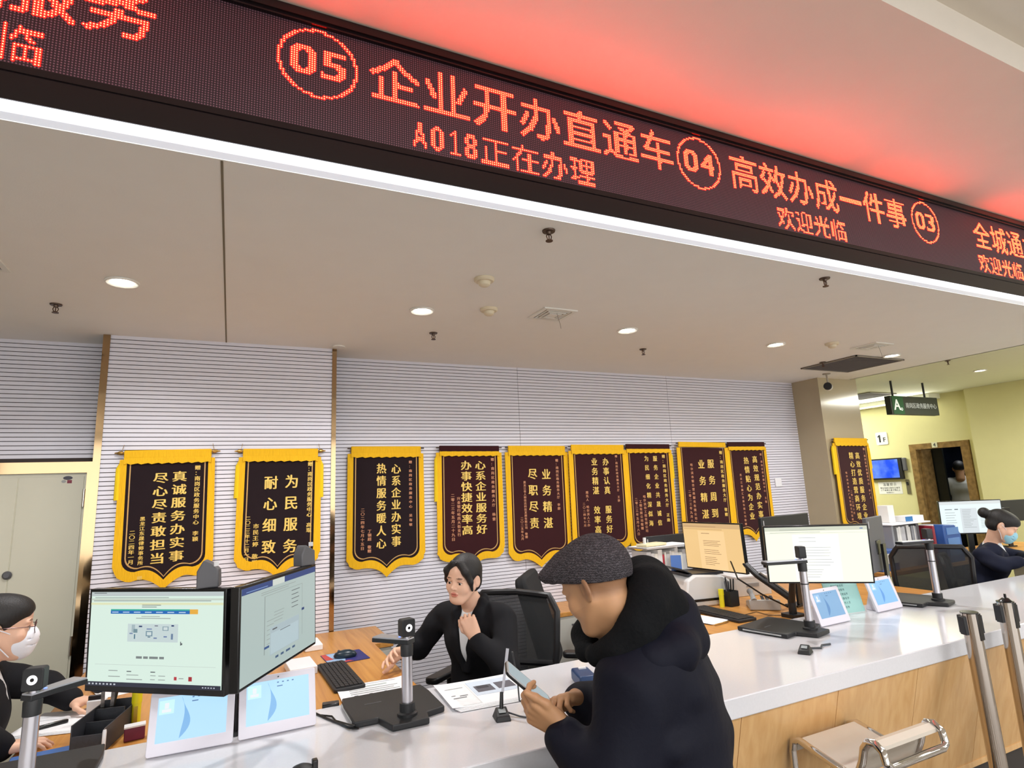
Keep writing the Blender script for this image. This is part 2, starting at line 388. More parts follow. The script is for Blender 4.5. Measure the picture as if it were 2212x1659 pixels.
for x, y, z, lb in ((-.466, 2.925, ZC, 'bright downlight above the cream door end, leftmost in the ceiling'), (.894, 2.925, ZC, 'bright downlight above the seated woman, second from the left'),
                    (2.246, 2.925, ZC, 'downlight right of the square vent, over the banner row'), (3.581, 2.925, ZC, 'downlight left of the dark grille by the pillar'),
                    (4.945, 2.925, ZC, 'downlight touching the corner of the dark grille'), (7.838, 3.674, 2.70, 'downlight in the lobby ceiling, right of the hanging sign')):
    downlight(x, y, z, lb)
def diffuser(x, y, z, label, w=.21):
    t = thing('air_vent', label, 'vent', (x, y, z), group='square ceiling vents')
    mb = MB(); a = w/2
    for (p, q) in (((-a, -a), (a, -a+.022)), ((-a, a-.022), (a, a)), ((-a, -a+.022), (-a+.022, a-.022)), ((a-.022, -a+.022), (a, a-.022))): mb.span((*p, -.008), (*q, -.0005))
    mb.build('frame', M_TRIMW, t)
    mb = MB(); mb.span((-a+.02, -a+.02, -.0015), (a-.02, a-.02, -.0005)); mb.build('cavity', mat('vent_dark', (34, 32, 34), rough=.8), t)
    for k in range(3):
        b = a-.03-k*.018; mb = MB()
        for (p, q) in (((-b, -b), (b, -b+.008)), ((-b, b-.008), (b, b)), ((-b, -b+.008), (-b+.008, b-.008)), ((b-.008, -b+.008), (b, b-.008))): mb.span((*p, -.009-.003*k), (*q, -.0015))
        mb.build('louvre', M_TRIMW, t)
    mb = MB(); mb.span((-.028, -.028, -.012), (.028, .028, -.0015)); mb.build('centre_plate', M_TRIMW, t)
    mb = MB(); mb.tube([(.0, -.05, -.01), (.004, -.055, -.04), (.014, -.056, -.075), (.018, -.056, -.1)], .0012, 6); mb.build('string', mat('vent_string', (120, 108, 96)), t)
diffuser(1.610, 2.768, ZC, 'square white ceiling vent with dark slots, right of the brightest downlight')
diffuser(4.412, 2.748, ZC, 'square vent just in front of the dark return grille')
diffuser(-.955, 2.82, ZC, 'square vent cut by the left edge of the picture')
def grille(x0, x1, y0, y1, z, label):
    t = thing('return_grille', label, 'vent', ((x0+x1)/2, (y0+y1)/2, z)); a, b = (x1-x0)/2, (y1-y0)/2; n = 26
    mb = MB(); mb.span((-a, -b, -.003), (a, b, -.0005)); mb.build('filter', mat('grille_filter', (78, 72, 76), rough=.9), t)
    mb = MB()
    for k in range(n): yy = -b+2*b*(k+.5)/n; mb.span((-a, yy-.002, -.008), (a, yy+.002, -.003))
    mb.build('slats', mat('grille_slat', (112, 104, 104), rough=.6), t)
    mb = MB(); f = .012
    for p, q in (((-a, -b), (a, -b+f)), ((-a, b-f), (a, b)), ((-a, -b), (-a+f, b)), ((a-f, -b), (a, b))): mb.span((*p, -.012), (*q, -.0005))
    mb.build('frame', mat('grille_frame', (150, 142, 130), rough=.5), t)
grille(4.60, 5.24, 3.0, 3.53, ZC, 'large dark rectangular return grille in the ceiling in front of the pillar')
grille(8.02, 8.62, 5.12, 5.66, 2.70, 'grey grille in the lobby ceiling beyond the pillar')
def sprinkler(x, y, z, label):
    t = thing('sprinkler_head', label, 'sprinkler', (x, y, z), group='ceiling sprinkler heads')
    m = mat('sprinkler_bronze', (84, 58, 44), rough=.35, metal=.7)
    mb = MB(); mb.lathe([(0, -.0005), (.026, -.0005), (.024, -.006), (.011, -.007), (.009, -.016), (0, -.016)], seg=18); mb.build('escutcheon', mat('sprinkler_plate', (92, 74, 62), rough=.35, metal=.6), t)
    mb = MB()
    for s in (-1, 1): mb.tube([(s*.006, 0, -.015), (s*.011, 0, -.024), (s*.008, 0, -.034), (0, 0, -.041)], .0022, 6)
    mb.cyl((0, 0, -.015), (0, 0, -.04), .0022, seg=8); mb.build('frame_arms', m, t)
    mb = MB(); mb.cyl((0, 0, -.041), (0, 0, -.044), .014, seg=14); mb.build('deflector', m, t)
for x, y, z, lb in ((-.794, 3.358, ZC, 'sprinkler head near the left picture edge, above the cream door'), (1.066, 1.824, ZC, 'sprinkler head closest to the white light strip, above the middle of the sign'),
                    (1.089, 3.337, ZC, 'sprinkler head just behind the brightest downlight'), (2.68, 3.326, ZC, 'sprinkler head above the fifth banner from the pillar side'),
                    (2.642, 1.825, ZC, 'sprinkler head near the strip below the right welcome text'), (4.568, 3.285, ZC, 'sprinkler head at the edge of the dark return grille'),
                    (6.743, 3.434, 2.70, 'sprinkler head in the lobby ceiling beyond the soffit edge')):
    sprinkler(x, y, z, lb)
def detector(x, y, label):
    t = thing('smoke_detector', label, 'detector', (x, y, ZC), group='ceiling detectors')
    m = mat('detector_cream', (226, 214, 186), rough=.45)
    mb = MB(); mb.lathe([(0, -.0005), (.048, -.0005), (.048, -.010), (.042, -.016), (0, -.018)]); mb.build('base', m, t)
    mb = MB(); mb.lathe([(0, -.017), (.03, -.017), (.026, -.032), (.018, -.038), (0, -.039)]); mb.build('sensor_head', m, t)
detector(1.029, 2.379, 'plain cream ceiling detector nearest the sign, above the middle')
d2 = detector(1.228, 2.791, 'cream smoke detector between the brightest downlight and the square vent')
detector(3.992, 2.775, 'cream smoke detector left of the vent by the pillar')
t = MB(); t.lathe([(.03, -.0005), (.04, -.0005), (.04, -.008), (.03, -.008)]); o = t.build('cover_ring', M_TRIMW, loc=(.60, 3.82, ZC)); tag(o, 'small pale ring plate on the ceiling above the bronze wall strip', 'ring')

# security camera
cm = thing('security_camera', 'small white bullet camera with a black front hanging before the pillar', 'camera', (5.12, 3.66, ZC))
mb = MB(); mb.lathe([(0, 0), (.035, 0), (.035, -.008), (0, -.008)]); mb.cyl((0, 0, -.008), (0, 0, -.1), .008); mb.build('bracket', mat('camera_bracket', (168, 158, 140), rough=.5), cm)
R = Euler((0, 0, math.radians(-148))).to_matrix()
mb = MB(); mb.tube([R @ Vector((-.05, 0, -.125)), R @ Vector((.05, 0, -.13))], .036, 20); mb.build('housing', M_WHITEPL, cm, bevel=.006)
mb = MB(); mb.tube([R @ Vector((.05, 0, -.13)), R @ Vector((.078, 0, -.131))], [.038, .034], 20); mb.build('lens_face', M_BLACKPL, cm, bevel=.004)

# ================================================================== LOBBY FITTINGS
sg = thing('hanging_sign', 'dark hanging direction sign with a green A block in the lobby', 'sign', (7.26, 4.40, 2.275))
mb = MB(); mb.span((0, 0, 0), (.98, .07, .23)); mb.build('board', mat('sign_board', (46, 52, 50), rough=.4), sg, bevel=.003)
mb = MB(); mb.span((.03, -.003, .002), (.25, 0, .228)); mb.build('green_panel', mat('sign_green', (12, 86, 50), rough=.4), sg)
for x in (.12, .78):
    mb = MB(); mb.cyl((x, .035, .23), (x, .035, .425), .012); mb.build('rod', M_BLACKPL, sg)
FR = frame((0, -.0045, 0), (1, 0, 0), (0, 0, 1)); M_SGT = mat('sign_letter_white', (236, 240, 236), rough=.5, emit=(220, 230, 225), estr=.25)
mb = MB(); put_char(mb, 'A', FR, .115, .12, .19, bold=.025); mb.build('letter', M_SGT, sg, smooth=False)
mb = MB(); put_char(mb, 'o', FR, .2, .075, .08, bold=.02); mb.build('letter', M_SGT, sg, smooth=False)
mb = MB(); put_line(mb, '南岗区政务服务中心', FR, .285, .115, .072, bold=.02); mb.build('lettering', mat('sign_letter_grey', (190, 196, 194), rough=.5), sg, smooth=False)
LW = lambda y, z: frame((XE-.001, y, z), (0, -1, 0), (0, 0, 1))
fs = thing('floor_sign', 'square white 1F floor sign on the lobby wall', 'sign', (0, 0, 0))
mb = MB(); mb.prism(rrect(.185, .2, .02), 0, .012, LW(5.953, 2.127)); mb.build('plate', M_WHITEPL, fs)
mb = MB(); f = LW(5.953, 2.127); put_char(mb, '1', f, -.03, .0, .17, lift=.0135, bold=.03); mb.add([f @ Vector(v) for v in ((-.028, .062, .0145), (-.028, .040, .0145), (-.062, .018, .0145), (-.062, .036, .0145))], [(0, 1, 2, 3)]); mb.build('lettering', mat('ink_black', (24, 24, 26), rough=.7), fs, smooth=False)
mb = MB(); put_char(mb, 'F', f, .045, -.02, .1, lift=.0135, bold=.02); mb.build('lettering', mat('ink_black', (24, 24, 26), rough=.7), fs, smooth=False)
tv = thing('wall_screen', 'wall mounted screen showing a blue picture left of the elevator', 'screen', (0, 0, 0))
f = LW(5.953, 1.64)
mb = MB(); mb.prism(rrect(.53, .33, .008), 0, .05, f); mb.build('bezel', M_BLACKPL, tv)
def blue_screen():
    m = mat('blue_screen', (20, 20, 40), rough=.3); nt = m.node_tree; b = nt.nodes['Principled BSDF']
    nz = [n for n in nt.nodes if n.type == 'TEX_NOISE'][0]; nz.inputs['Scale'].default_value = 3.5
    r = nt.nodes.new('ShaderNodeValToRGB'); r.color_ramp.elements[0].color = s2l((20, 84, 246))+(1,); r.color_ramp.elements[1].color = s2l((120, 164, 255))+(1,); r.color_ramp.elements[0].position = .4; r.color_ramp.elements[1].position = .62
    nt.links.new(nz.outputs['Fac'], r.inputs['Fac']); nt.links.new(r.outputs['Color'], b.inputs['Emission Color']); b.inputs['Emission Strength'].default_value = .9
    return m
mb = MB(); mb.prism([(-.25, -.14), (.215, -.14), (.215, .145), (-.25, .145)], .0502, .0515, f); mb.build('display', blue_screen(), tv)
mb = MB(); mb.box((XE-.02, 5.655, 1.7), (.04, .06, .2)); o = mb.build('wall_speaker', M_GREYPL, bevel=.01); tag(o, 'grey box unit on the wall at the right edge of the blue screen', 'speaker')
nt_ = thing('notice_sheet', 'white printed notice on the lobby wall under the blue screen', 'notice', (0, 0, 0))
f = LW(5.945, 1.343)
mb = MB(); mb.prism([(-.185, -.095), (.185, -.095), (.185, .095), (-.185, .095)], 0, .002, f); mb.build('sheet', mat('paper_white', (236, 236, 230), rough=.7, var=.02), nt_)
mb = MB(); put_line(mb, '温馨提示', f, -.11, .055, .05, 1.1, .003); put_line(mb, '乘坐电梯注意安全事项', f, -.16, .0, .03, 1.05, .003); put_line(mb, '上下楼请注意文明礼让', f, -.16, -.035, .03, 1.05, .003); put_line(mb, '政务服务中心', f, -.07, -.072, .02, 1.0, .003)
mb.build('lettering', mat('ink_grey', (70, 72, 70), rough=.7), nt_, smooth=False)
bt = thing('call_button_panel', 'narrow steel elevator call panel on the lobby wall', 'button panel', (0, 0, 0)); f = LW(5.662, 1.354)
mb = MB(); mb.prism(rrect(.05, .22, .006), 0, .012, f); mb.build('plate', mat('panel_steel', (150, 142, 118), rough=.3, metal=.6), bt)
mb = MB(); mb.prism(rrect(.03, .05, .006, cy=.05), .012, .016, f); mb.build('display', M_BLACKPL, bt)
mb = MB(); mb.prism([(.011*math.cos(k*PI/8), .04+.011*math.sin(k*PI/8)) for k in range(16)], .016, .019, f); mb.build('button', M_STEEL, bt)
pl = thing('number_plate', 'small white plate reading 4 on the marble over the elevator', 'sign', (0, 0, 0)); f = frame((XE-.021, 5.177, 1.958), (0, -1, 0), (0, 0, 1))
mb = MB(); mb.prism(rrect(.075, .082, .006), 0, .006, f); mb.build('plate', mat('plate_cream', (222, 220, 190), rough=.5), pl)
mb = MB(); put_char(mb, '4', f, 0, 0, .075, lift=.0075, bold=.02); mb.build('lettering', MATS['ink_grey'], pl, smooth=False)
# elevator cab and doors
el = thing('elevator_cab', 'dark open elevator cab behind the marble surround', 'elevator', (XE+.3, 5.1, 0))
M_CABD = mat('cab_dark_mirror', (34, 40, 54), rough=.12, metal=.8, var=.3)
mb = MB(); mb.span((1.3, -.75, 0), (1.35, .75, 2.3)); mb.span((.02, .7, 0), (1.3, .75, 2.3)); mb.span((.02, -.75, 0), (1.3, -.7, 2.3)); mb.build('wall_panel', M_CABD, el)
mb = MB(); mb.span((0, -.75, 2.25), (1.3, .75, 2.3)); mb.build('cab_ceiling', mat('cab_ceiling_steel', (120, 126, 134), rough=.3, metal=.7), el)
mb = MB(); mb.span((.02, .18, 0), (.06, .40, 1.91)); mb.build('sliding_door', mat('elevator_door_steel', (70, 74, 68), rough=.3, metal=.8), el)
mb = MB(); mb.span((-.0, -.75, -.0), (1.3, .75, .01)); mb.build('cab_floor', mat('cab_floor', (60, 58, 56)), el)
# switch plate on slat wall
sw = MB(); sw.box((4.846, YW-.006, 1.523), (.086, .012, .086)); o = sw.build('wall_switch', M_WHITEPL, bevel=.004); tag(o, 'white switch plate on the slat wall right of the last wall banner', 'switch')
# ================================================================== PENNANTS
def velvet(name, rgb): return mat(name, rgb, rough=.85, var=.12, vscale=14, spec=.25, sheen=.12, bump=.15, bscale=400)
M_VD, M_VR = velvet('maroon_velvet_dark', (27, 12, 18)), velvet('maroon_velvet_red', (50, 9, 15))
M_YEL = mat('yellow_fringe', (246, 184, 34), rough=.8, var=.22, vscale=6, stretch=(60, 60, 3), bump=.8, bscale=5, spec=.2)
M_YEL2 = mat('yellow_tassel', (240, 200, 10), rough=.8, var=.2, vscale=6, stretch=(60, 60, 3), bump=.6, bscale=5)
M_GT = mat('gold_lettering', (232, 196, 96), rough=.5, metal=0, var=.12, vscale=30, emit=(150, 110, 30), estr=.03)
M_GT2 = mat('rose_gold_lettering', (204, 140, 100), rough=.5, metal=0, var=.15, vscale=30)
M_BRASS = mat('brass', (190, 150, 80), rough=.28, metal=1.0)
def pennant(label, x0, x1, y, ztop, ztip, cols, cloth, tilt=0.0, sleeve='yellow', rod='brass', tassels=(0, 0), valance=True, fw=.034):
    W, Ht = x1-x0, ztop-ztip
    t = thing('pennant_banner', label, 'banner', ((x0+x1)/2, y, ztop), rot=(0, tilt, 0), group='thank you pennants along the wall')
    FRM = frame((0, 0, 0), (1, 0, 0), (0, 0, 1))
    w, top = W-2*fw, -.05
    def outline(ww, dip, hb, r, n=10):
        P = [(-ww/2, top), (-ww/2, -hb+r)]
        P += [(-ww/2+r-r*math.cos(a), -hb+r-r*math.sin(a)) for a in [PI/2*k/6 for k in range(1, 7)]]
        xs = ww/2-r
        P += [(-xs+xs*k/n, -hb+.012*math.sin(PI*k/n)-dip*(k/n)**2.4) for k in range(1, n+1)]
        return P + [(-x, yy) for x, yy in P[:-1]][::-1]
    hb = Ht-.105
    inner = outline(w, .055, hb, .065)
    mb = MB(); mb.prism(inner, 0, .004, FRM); cl_ = mb.build('cloth', cloth, t)
    # fringe: ring between the cloth edge and a wavy outer edge
    outer = []
    big = outline(W, .062, hb+.043, .085)
    for i, (px_, py_) in enumerate(big):
        j = .004*math.sin(i*2.7+x0*9); outer.append((px_+(j if abs(px_) > W*.4 else 0), py_-(abs(j) if i not in (0, len(big)-1) else 0)))
    mb = MB(); n = len(inner); V = []
    for (a, b) in zip(inner, outer):
        V += [FRM @ Vector((a[0], a[1], .003)), FRM @ Vector((a[0]*.98, a[1]+.004, .0085)), FRM @ Vector((b[0], b[1], .0055)), FRM @ Vector((b[0], b[1], -.001))]
    mb.add(V, [(i*4+k, i*4+(k+1) % 4, (i+1)*4+(k+1) % 4, (i+1)*4+k) for i in range(n-1) for k in range(4)]); mb.build('fringe', M_YEL, t)
    def ring(ins, wd, name):
        A = outline(w-2*ins, .055, hb-ins, .06); B = outline(w-2*ins-2*wd, .055, hb-ins-wd, .058)
        mb = MB(); V = []
        for a, b in zip(A, B): V += [FRM @ Vector((*a, .0052)), FRM @ Vector((*b, .0052))]
        mb.add(V, [(2*i, 2*i+2, 2*i+3, 2*i+1) for i in range(len(A)-1)]); mb.build(name, mat('gold_piping', (196, 154, 92), rough=.5, metal=.3), t)
    ring(.018, .006, 'border_line')
    mb = MB(); mb.span((-w/2-.012, -.014, -.045), (w/2+.012, .004, .002)); mb.build('sleeve', M_YEL if sleeve == 'yellow' else cloth, t, bevel=.006)
    if valance:
        mb = MB(); V = []; n = 26
        for k in range(n+1):
            x = -w/2-.01+(w+.02)*k/n; dz = .004*math.sin(k*2.1); dy = .002*math.sin(k*1.7)
            V += [(x, -.013, -.036), (x, -.016+dy, -.075+dz), (x, -.008, -.075+dz), (x, -.008, -.036)]
        mb.add(V, [(i*4+k, i*4+(k+1) % 4, (i+1)*4+(k+1) % 4, (i+1)*4+k) for i in range(n) for k in range(4)]); mb.build('valance_fringe', M_YEL, t)
    mb = MB(); mb.cyl((-w/2-.035, -.004, -.012), (w/2+.035, -.004, -.012), .005, seg=10); ro = mb.build('rod', M_BRASS if rod == 'brass' else mat('rod_dark', (70, 56, 44), rough=.5), t)
    if rod == 'brass':
        for s in (-1, 1):
            mb = MB(); mb.lathe([(0, -.004), (.011, 0), (.012, .016), (.005, .026), (.0035, .038), (0, .04)], c=(s*(w/2+.018), -.004, -.012), R=Euler((0, s*PI/2, 0)).to_matrix(), seg=14); mb.build('finial', M_BRASS, ro)
            mb = MB(); mb.tube([(s*(w/2+.024), -.004, -.006), (s*(w/2+.018), .0, .02), (s*(w/2+.016), .012, .034)], .0013, 6); mb.build('hanging_wire', M_BRASS, ro)
    for s, L in zip((-1, 1), tassels):
        if L:
            x = s*(W/2-.004); mb = MB(); mb.tube([(x, .004, -.07), (x+s*.005, .004, -.1), (x+s*.006, .005, -.1-L)], [.004, .013, .015], 8); mb.build('tassel', M_YEL2, t)
    F2 = frame((0, -.0062, 0), (1, 0, 0), (0, 0, 1))
    for (txt, xf, yt, pitch, size, kind) in cols:
        big = size > .04
        if big:
            for i_, ch_ in enumerate(txt):
                if ch_ == ' ': continue
                mb = MB(); put_char(mb, ch_, F2, xf*w/2, -yt-pitch*(i_+.5), size, 1.22 if kind == 'w' else .94, 0, None, True, .028); mb.build('character', M_GT, t, smooth=False)
            continue
        mb = MB(); put_column(mb, txt, F2, xf*w/2, -yt, size, pitch, 0, None, 1.22 if kind == 'w' else (.94 if big else 1.1), .028 if big else .03)
        mb.build('lettering', M_GT if kind != 'r' else M_GT2, t, smooth=False)
BX = YW-.03
pennant('wall pennant nearest the cream door with seven character lines, brass rod ends', -.567, -.088, YP-.018, 1.868, 1.10,
        [('真诚服务办实事', .28, .115, .0735, .062, 'w'), ('尽心尽责敢担当', -.17, .12, .0735, .062, 'w'), ('赠：南岗区政务服务中心 李颖', .72, .09, .031, .028, 'g'),
         ('黑龙江东晟律师事务所 敬赠', -.55, .365, .0262, .024, 'g'), ('二〇二四年一月', -.77, .435, .0262, .026, 'g')], M_VD, math.radians(-.8), tassels=(.17, 0))
pennant('wall pennant left of the bronze strip with four character lines', .035, .512, YP-.018, 1.868, 1.10,
        [('为民服务', .32, .135, .128, .086, 'g'), ('耐心细致', -.26, .14, .126, .084, 'g'), ('赠：南岗区政务服务中心 高琨', .84, .078, .031, .029, 'g'),
         ('市民王婷 敬赠', -.62, .44, .0345, .03, 'g'), ('二〇二三年十二月一日', -.84, .395, .0262, .025, 'g')], M_VD, math.radians(.4), tassels=(.19, .2))
pennant('first pennant right of the bronze strip, yellow top sleeve', .712, 1.250, BX, 1.898, 1.02,
        [('心系企业办实事', .28, .115, .0825, .074, 'g'), ('热情服务暖人心', -.16, .11, .0845, .074, 'g'), ('赠：南岗区政务服务中心 吴有敏', .72, .095, .031, .022, 'r'),
         ('丁钢超 敬赠', -.5, .56, .026, .024, 'r'), ('二〇二四年七月十五日', -.7, .415, .0282, .024, 'r')], M_VD, math.radians(.3), rod='plain')
pennant('pennant behind the seated woman with a maroon top sleeve', 1.345, 1.868, BX, 1.898, 1.012,
        [('心系企业服务好', .36, .105, .078, .072, 'w'), ('办事快捷效率高', -.14, .105, .078, .072, 'w'), ('赠：南岗区政务服务大厅 杨雷', .8, .085, .034, .025, 'r'),
         ('兴业银行哈西大街支行', -.42, .37, .0285, .025, 'r'), ('二零二三年五月二十九日', -.62, .345, .031, .026, 'r')], M_VR, math.radians(.5), sleeve='maroon', rod='plain', tassels=(.3, 0))
pennant('pennant between the woman and the flat cap man, wide yellow top', 1.900, 2.452, BX, 1.894, .972,
        [('业务精湛', .3, .16, .125, .088, 'g'), ('尽职尽责', -.2, .155, .125, .088, 'g'), ('赠：南岗区政务服务大厅 李群', .72, .1, .029, .024, 'r'),
         ('黑龙江省人和信达科技发展有限公司 敬赠', -.5, .27, .0228, .021, 'r'), ('二〇二五年九月', -.64, .54, .025, .022, 'r')], M_VR, math.radians(.6), rod='plain')
pennant('pennant directly above the flat cap, six character lines', 2.452, 3.014, BX-.022, 1.897, .995,
        [('办事认真 服务好', .28, .1, .0775, .066, 'g'), ('业务精湛 效率高', -.17, .1, .0775, .066, 'g'), ('赠：南岗区政务服务大厅 王静', .72, .08, .028, .022, 'r'),
         ('周先人 哈尔滨人工办', -.52, .37, .0285, .024, 'r'), ('二〇二四年七月', -.66, .46, .028, .022, 'r')], M_VR, math.radians(.6), rod='plain')
pennant('pennant right of the flat cap above the printer, maroon top sleeve', 3.014, 3.530, BX+.004, 1.902, .955,
        [('服务企业共晟诚信', .3, .085, .078, .05, 'g'), ('为民细化精深似海', -.12, .085, .078, .05, 'g'), ('赠：南岗区政务服务大厅 正勋', .72, .085, .042, .032, 'g'),
         ('哈尔滨市工程有限公司', -.35, .43, .0315, .026, 'r'), ('工程有限公司敬赠', -.55, .47, .0315, .026, 'r'), ('二零二三年五月十八日', -.74, .45, .0315, .026, 'r')], M_VR, math.radians(.5), sleeve='maroon', rod='plain', tassels=(.3, .2))
pennant('pennant above the yellowish screen, narrow yellow top', 3.568, 4.172, BX-.022, 1.914, .985,
        [('服务周到', .3, .12, .147, .086, 'g'), ('业务精湛', -.12, .125, .147, .086, 'g'), ('赠：南岗区政务服务大厅 敬赠', .8, .07, .043, .034, 'g'),
         ('哈尔滨市银杏营商服务有限公司敬赠', -.55, .185, .036, .027, 'r'), ('二零二三年九月八日', -.72, .42, .036, .027, 'r')], M_VR, math.radians(1.0), rod='plain', tassels=(0, .34), valance=False)
pennant('last wall pennant before the switch plate, maroon top sleeve', 4.178, 4.702, BX, 1.914, 1.0,
        [('高效规范办实事', .4, .12, .086, .07, 'g'), ('热情贴心为企业', -.1, .13, .086, .07, 'g'), ('赠：南岗区政务服务中心 王敬', .78, .1, .0345, .024, 'r'),
         ('黑龙江省融汇发展有限公司敬赠', -.5, .29, .0345, .024, 'r')], M_VR, math.radians(.2), sleeve='maroon', rod='plain')
pennant('pennant hanging on the beige stone pillar, apart from the wall row', 5.262, 5.800, 3.805, 1.922, .99,
        [('高效优质服务企业', .3, .13, .083, .07, 'g'), ('精心打造营商环境', -.1, .13, .083, .07, 'g'), ('赠：南岗区政务服务中心 单广人', .78, .09, .034, .026, 'r'),
         ('哈尔滨市水木广告有限公司敬赠', -.55, .32, .034, .024, 'r'), ('二零二三年十月', -.4, .5, .034, .024, 'r')], M_VR, math.radians(.6), rod='plain', tassels=(.25, .2))
# ================================================================== COUNTER AND DESKS
ZK, ZD = .80, .76
M_QUARTZ = mat('white_quartz', (214, 214, 218), rough=.13, var=.05, vscale=140, spec=.5)
M_CWOOD = wood('maple_front', (216, 174, 120), (205, 160, 105), 'Z', .6, .22)
M_DWOOD = wood('oak_desk', (206, 148, 76), (182, 122, 56), 'Y', .8, .35)
ct = thing('service_counter', 'long service counter with a white stone top and maple panelled front', 'counter', (0, 0, 0))
mb = MB(); mb.span((-1.6, 1.69, .73), (7.6, 2.405, ZK)); mb.build('stone_top', M_QUARTZ, ct, bevel=.004)
S = .517; xs = [2.183+S*k for k in range(-7, 11)]
for a, b in zip(xs[:-1], xs[1:]):
    mb = MB(); y0, y1, z0, z1 = 1.70, 1.845, .73, .19
    V = [(a+.0015, y0, z0), (b-.0015, y0, z0), (b-.0015, y1, z1), (a+.0015, y1, z1), (a+.0015, y0+.02, z0), (b-.0015, y0+.02, z0), (b-.0015, y1+.02, z1), (a+.0015, y1+.02, z1)]
    mb.add(V, [(0, 1, 2, 3), (4, 5, 6, 7), (0, 1, 5, 4), (2, 3, 7, 6), (0, 3, 7, 4), (1, 2, 6, 5)])
    mb.build('front_panel', M_CWOOD, ct, smooth=False)
mb = MB(); mb.span((-1.5, 1.84, .175), (7.4, 1.90, .20)); mb.build('bottom_rail', M_CWOOD, ct)
mb = MB(); mb.span((-1.5, 1.89, 0), (7.4, 1.93, .185)); mb.build('toe_kick', mat('toe_kick_dark', (52, 46, 42), rough=.5), ct)
mb = MB(); mb.span((-1.5, 1.87, .19), (7.4, 1.90, .73)); mb.build('back_board', mat('board_brown', (120, 90, 60)), ct)

def desk(label, x0, x1, y0, y1, legs, rr=.05, front=None):
    t = thing('office_desk', label, 'desk', (0, 0, 0)); 
    P = [(x0, y0), (x1, y0)]+[(x1-rr+rr*math.cos(a), y1-rr+rr*math.sin(a)) for a in [PI/2*k/5 for k in range(6)]]+[(x0, y1)]
    mb = MB(); mb.prism(P, ZD-.035, ZD); mb.build('desktop', M_DWOOD, t, bevel=.004)
    for (a, b, c, d) in legs:
        mb = MB(); mb.span((a, b, 0), (c, d, ZD-.035)); mb.build('side_panel', mat('desk_grey', (176, 172, 160), rough=.5), t)
    return t
desk('oak desk between the masked clerk and the seated woman', -.62, .747, 2.41, 3.88, [(.66, 2.6, .70, 3.8), (-.60, 3.2, -.56, 3.8)])
desk('oak desk with the printer behind the flat cap man', 2.34, 4.35, 2.41, 3.62, [(2.38, 2.45, 2.42, 3.55), (4.28, 2.45, 4.32, 3.55)])
desk('oak desk at the right, holding the file stack and white screen', 4.85, 7.9, 3.2, 3.75, [(4.89, 3.25, 4.93, 3.7), (7.8, 3.25, 7.84, 3.7)])
def cabinet(label, x0, x1, y0, y1, zt):
    t = thing('low_cabinet', label, 'cabinet', (0, 0, 0))
    mb = MB(); mb.span((x0, y0, zt-.03), (x1, y1, zt)); mb.build('wood_top', M_DWOOD, t, bevel=.003)
    mb = MB(); mb.span((x0+.01, y0+.012, 0), (x1-.01, y1-.01, zt-.03)); mb.build('body', mat('cabinet_grey', (190, 188, 180), rough=.5), t)
    n = 3
    for k in range(n):
        mb = MB(); h = (zt-.06)/n; mb.span((x0+.016, y0+.002, .02+k*h), (x1-.016, y0+.012, .02+(k+1)*h-.008)); d = mb.build('drawer', MATS['cabinet_grey'], t)
        mb = MB(); mb.span(((x0+x1)/2-.05, y0-.006, .02+(k+.75)*h), ((x0+x1)/2+.05, y0+.002, .02+(k+.75)*h+.01)); mb.build('handle', M_GREYPL, d)
a = at_y(770, 1362, 3.75); b = at_y(829, 1381, 3.75)
cabinet('small wood topped cabinet by the wall at the end of the left oak desk', .76, .90, 3.62, 4.1, .715)
cabinet('grey cabinet with an oak top against the wall behind the chairs', 2.0, 2.5, 3.76, 4.12, .70)
# ================================================================== DESK EQUIPMENT
M_SCRBLK = mat('screen_black', (14, 14, 16), rough=.25)
def disp_mat(name, rgb, s=.85): return emissive(name, rgb, s, (12, 12, 12))
def screen_mesh(name, w, h, bg, els, parent, M, y=-.0125):
    """els: (x0,z0,x1,z1,rgb) in fractions of the display, from its lower left corner; M: 4x4 placing."""
    mats = [disp_mat('display_%d_%d_%d' % bg[:3], bg[:3], bg[3] if len(bg) > 3 else .85)]; mb = MB()
    def P(x, z, d): return M @ Vector((-w/2+x*w, y-d, -h/2+z*h))
    mb.add([P(0, 0, 0), P(1, 0, 0), P(1, 1, 0), P(0, 1, 0)], [(0, 1, 2, 3)], 0)
    for k, e in enumerate(els):
        x0, z0, x1, z1, c = e[:5]
        m = disp_mat('display_%d_%d_%d' % c, c, e[5] if len(e) > 5 else .8)
        if m not in mats: mats.append(m)
        i = mats.index(m); d = .0004+.00005*k
        mb.add([P(x0, z0, d), P(x1, z0, d), P(x1, z1, d), P(x0, z1, d)], [(0, 1, 2, 3)], i)
    return mb.build(name, mats, parent, smooth=False)
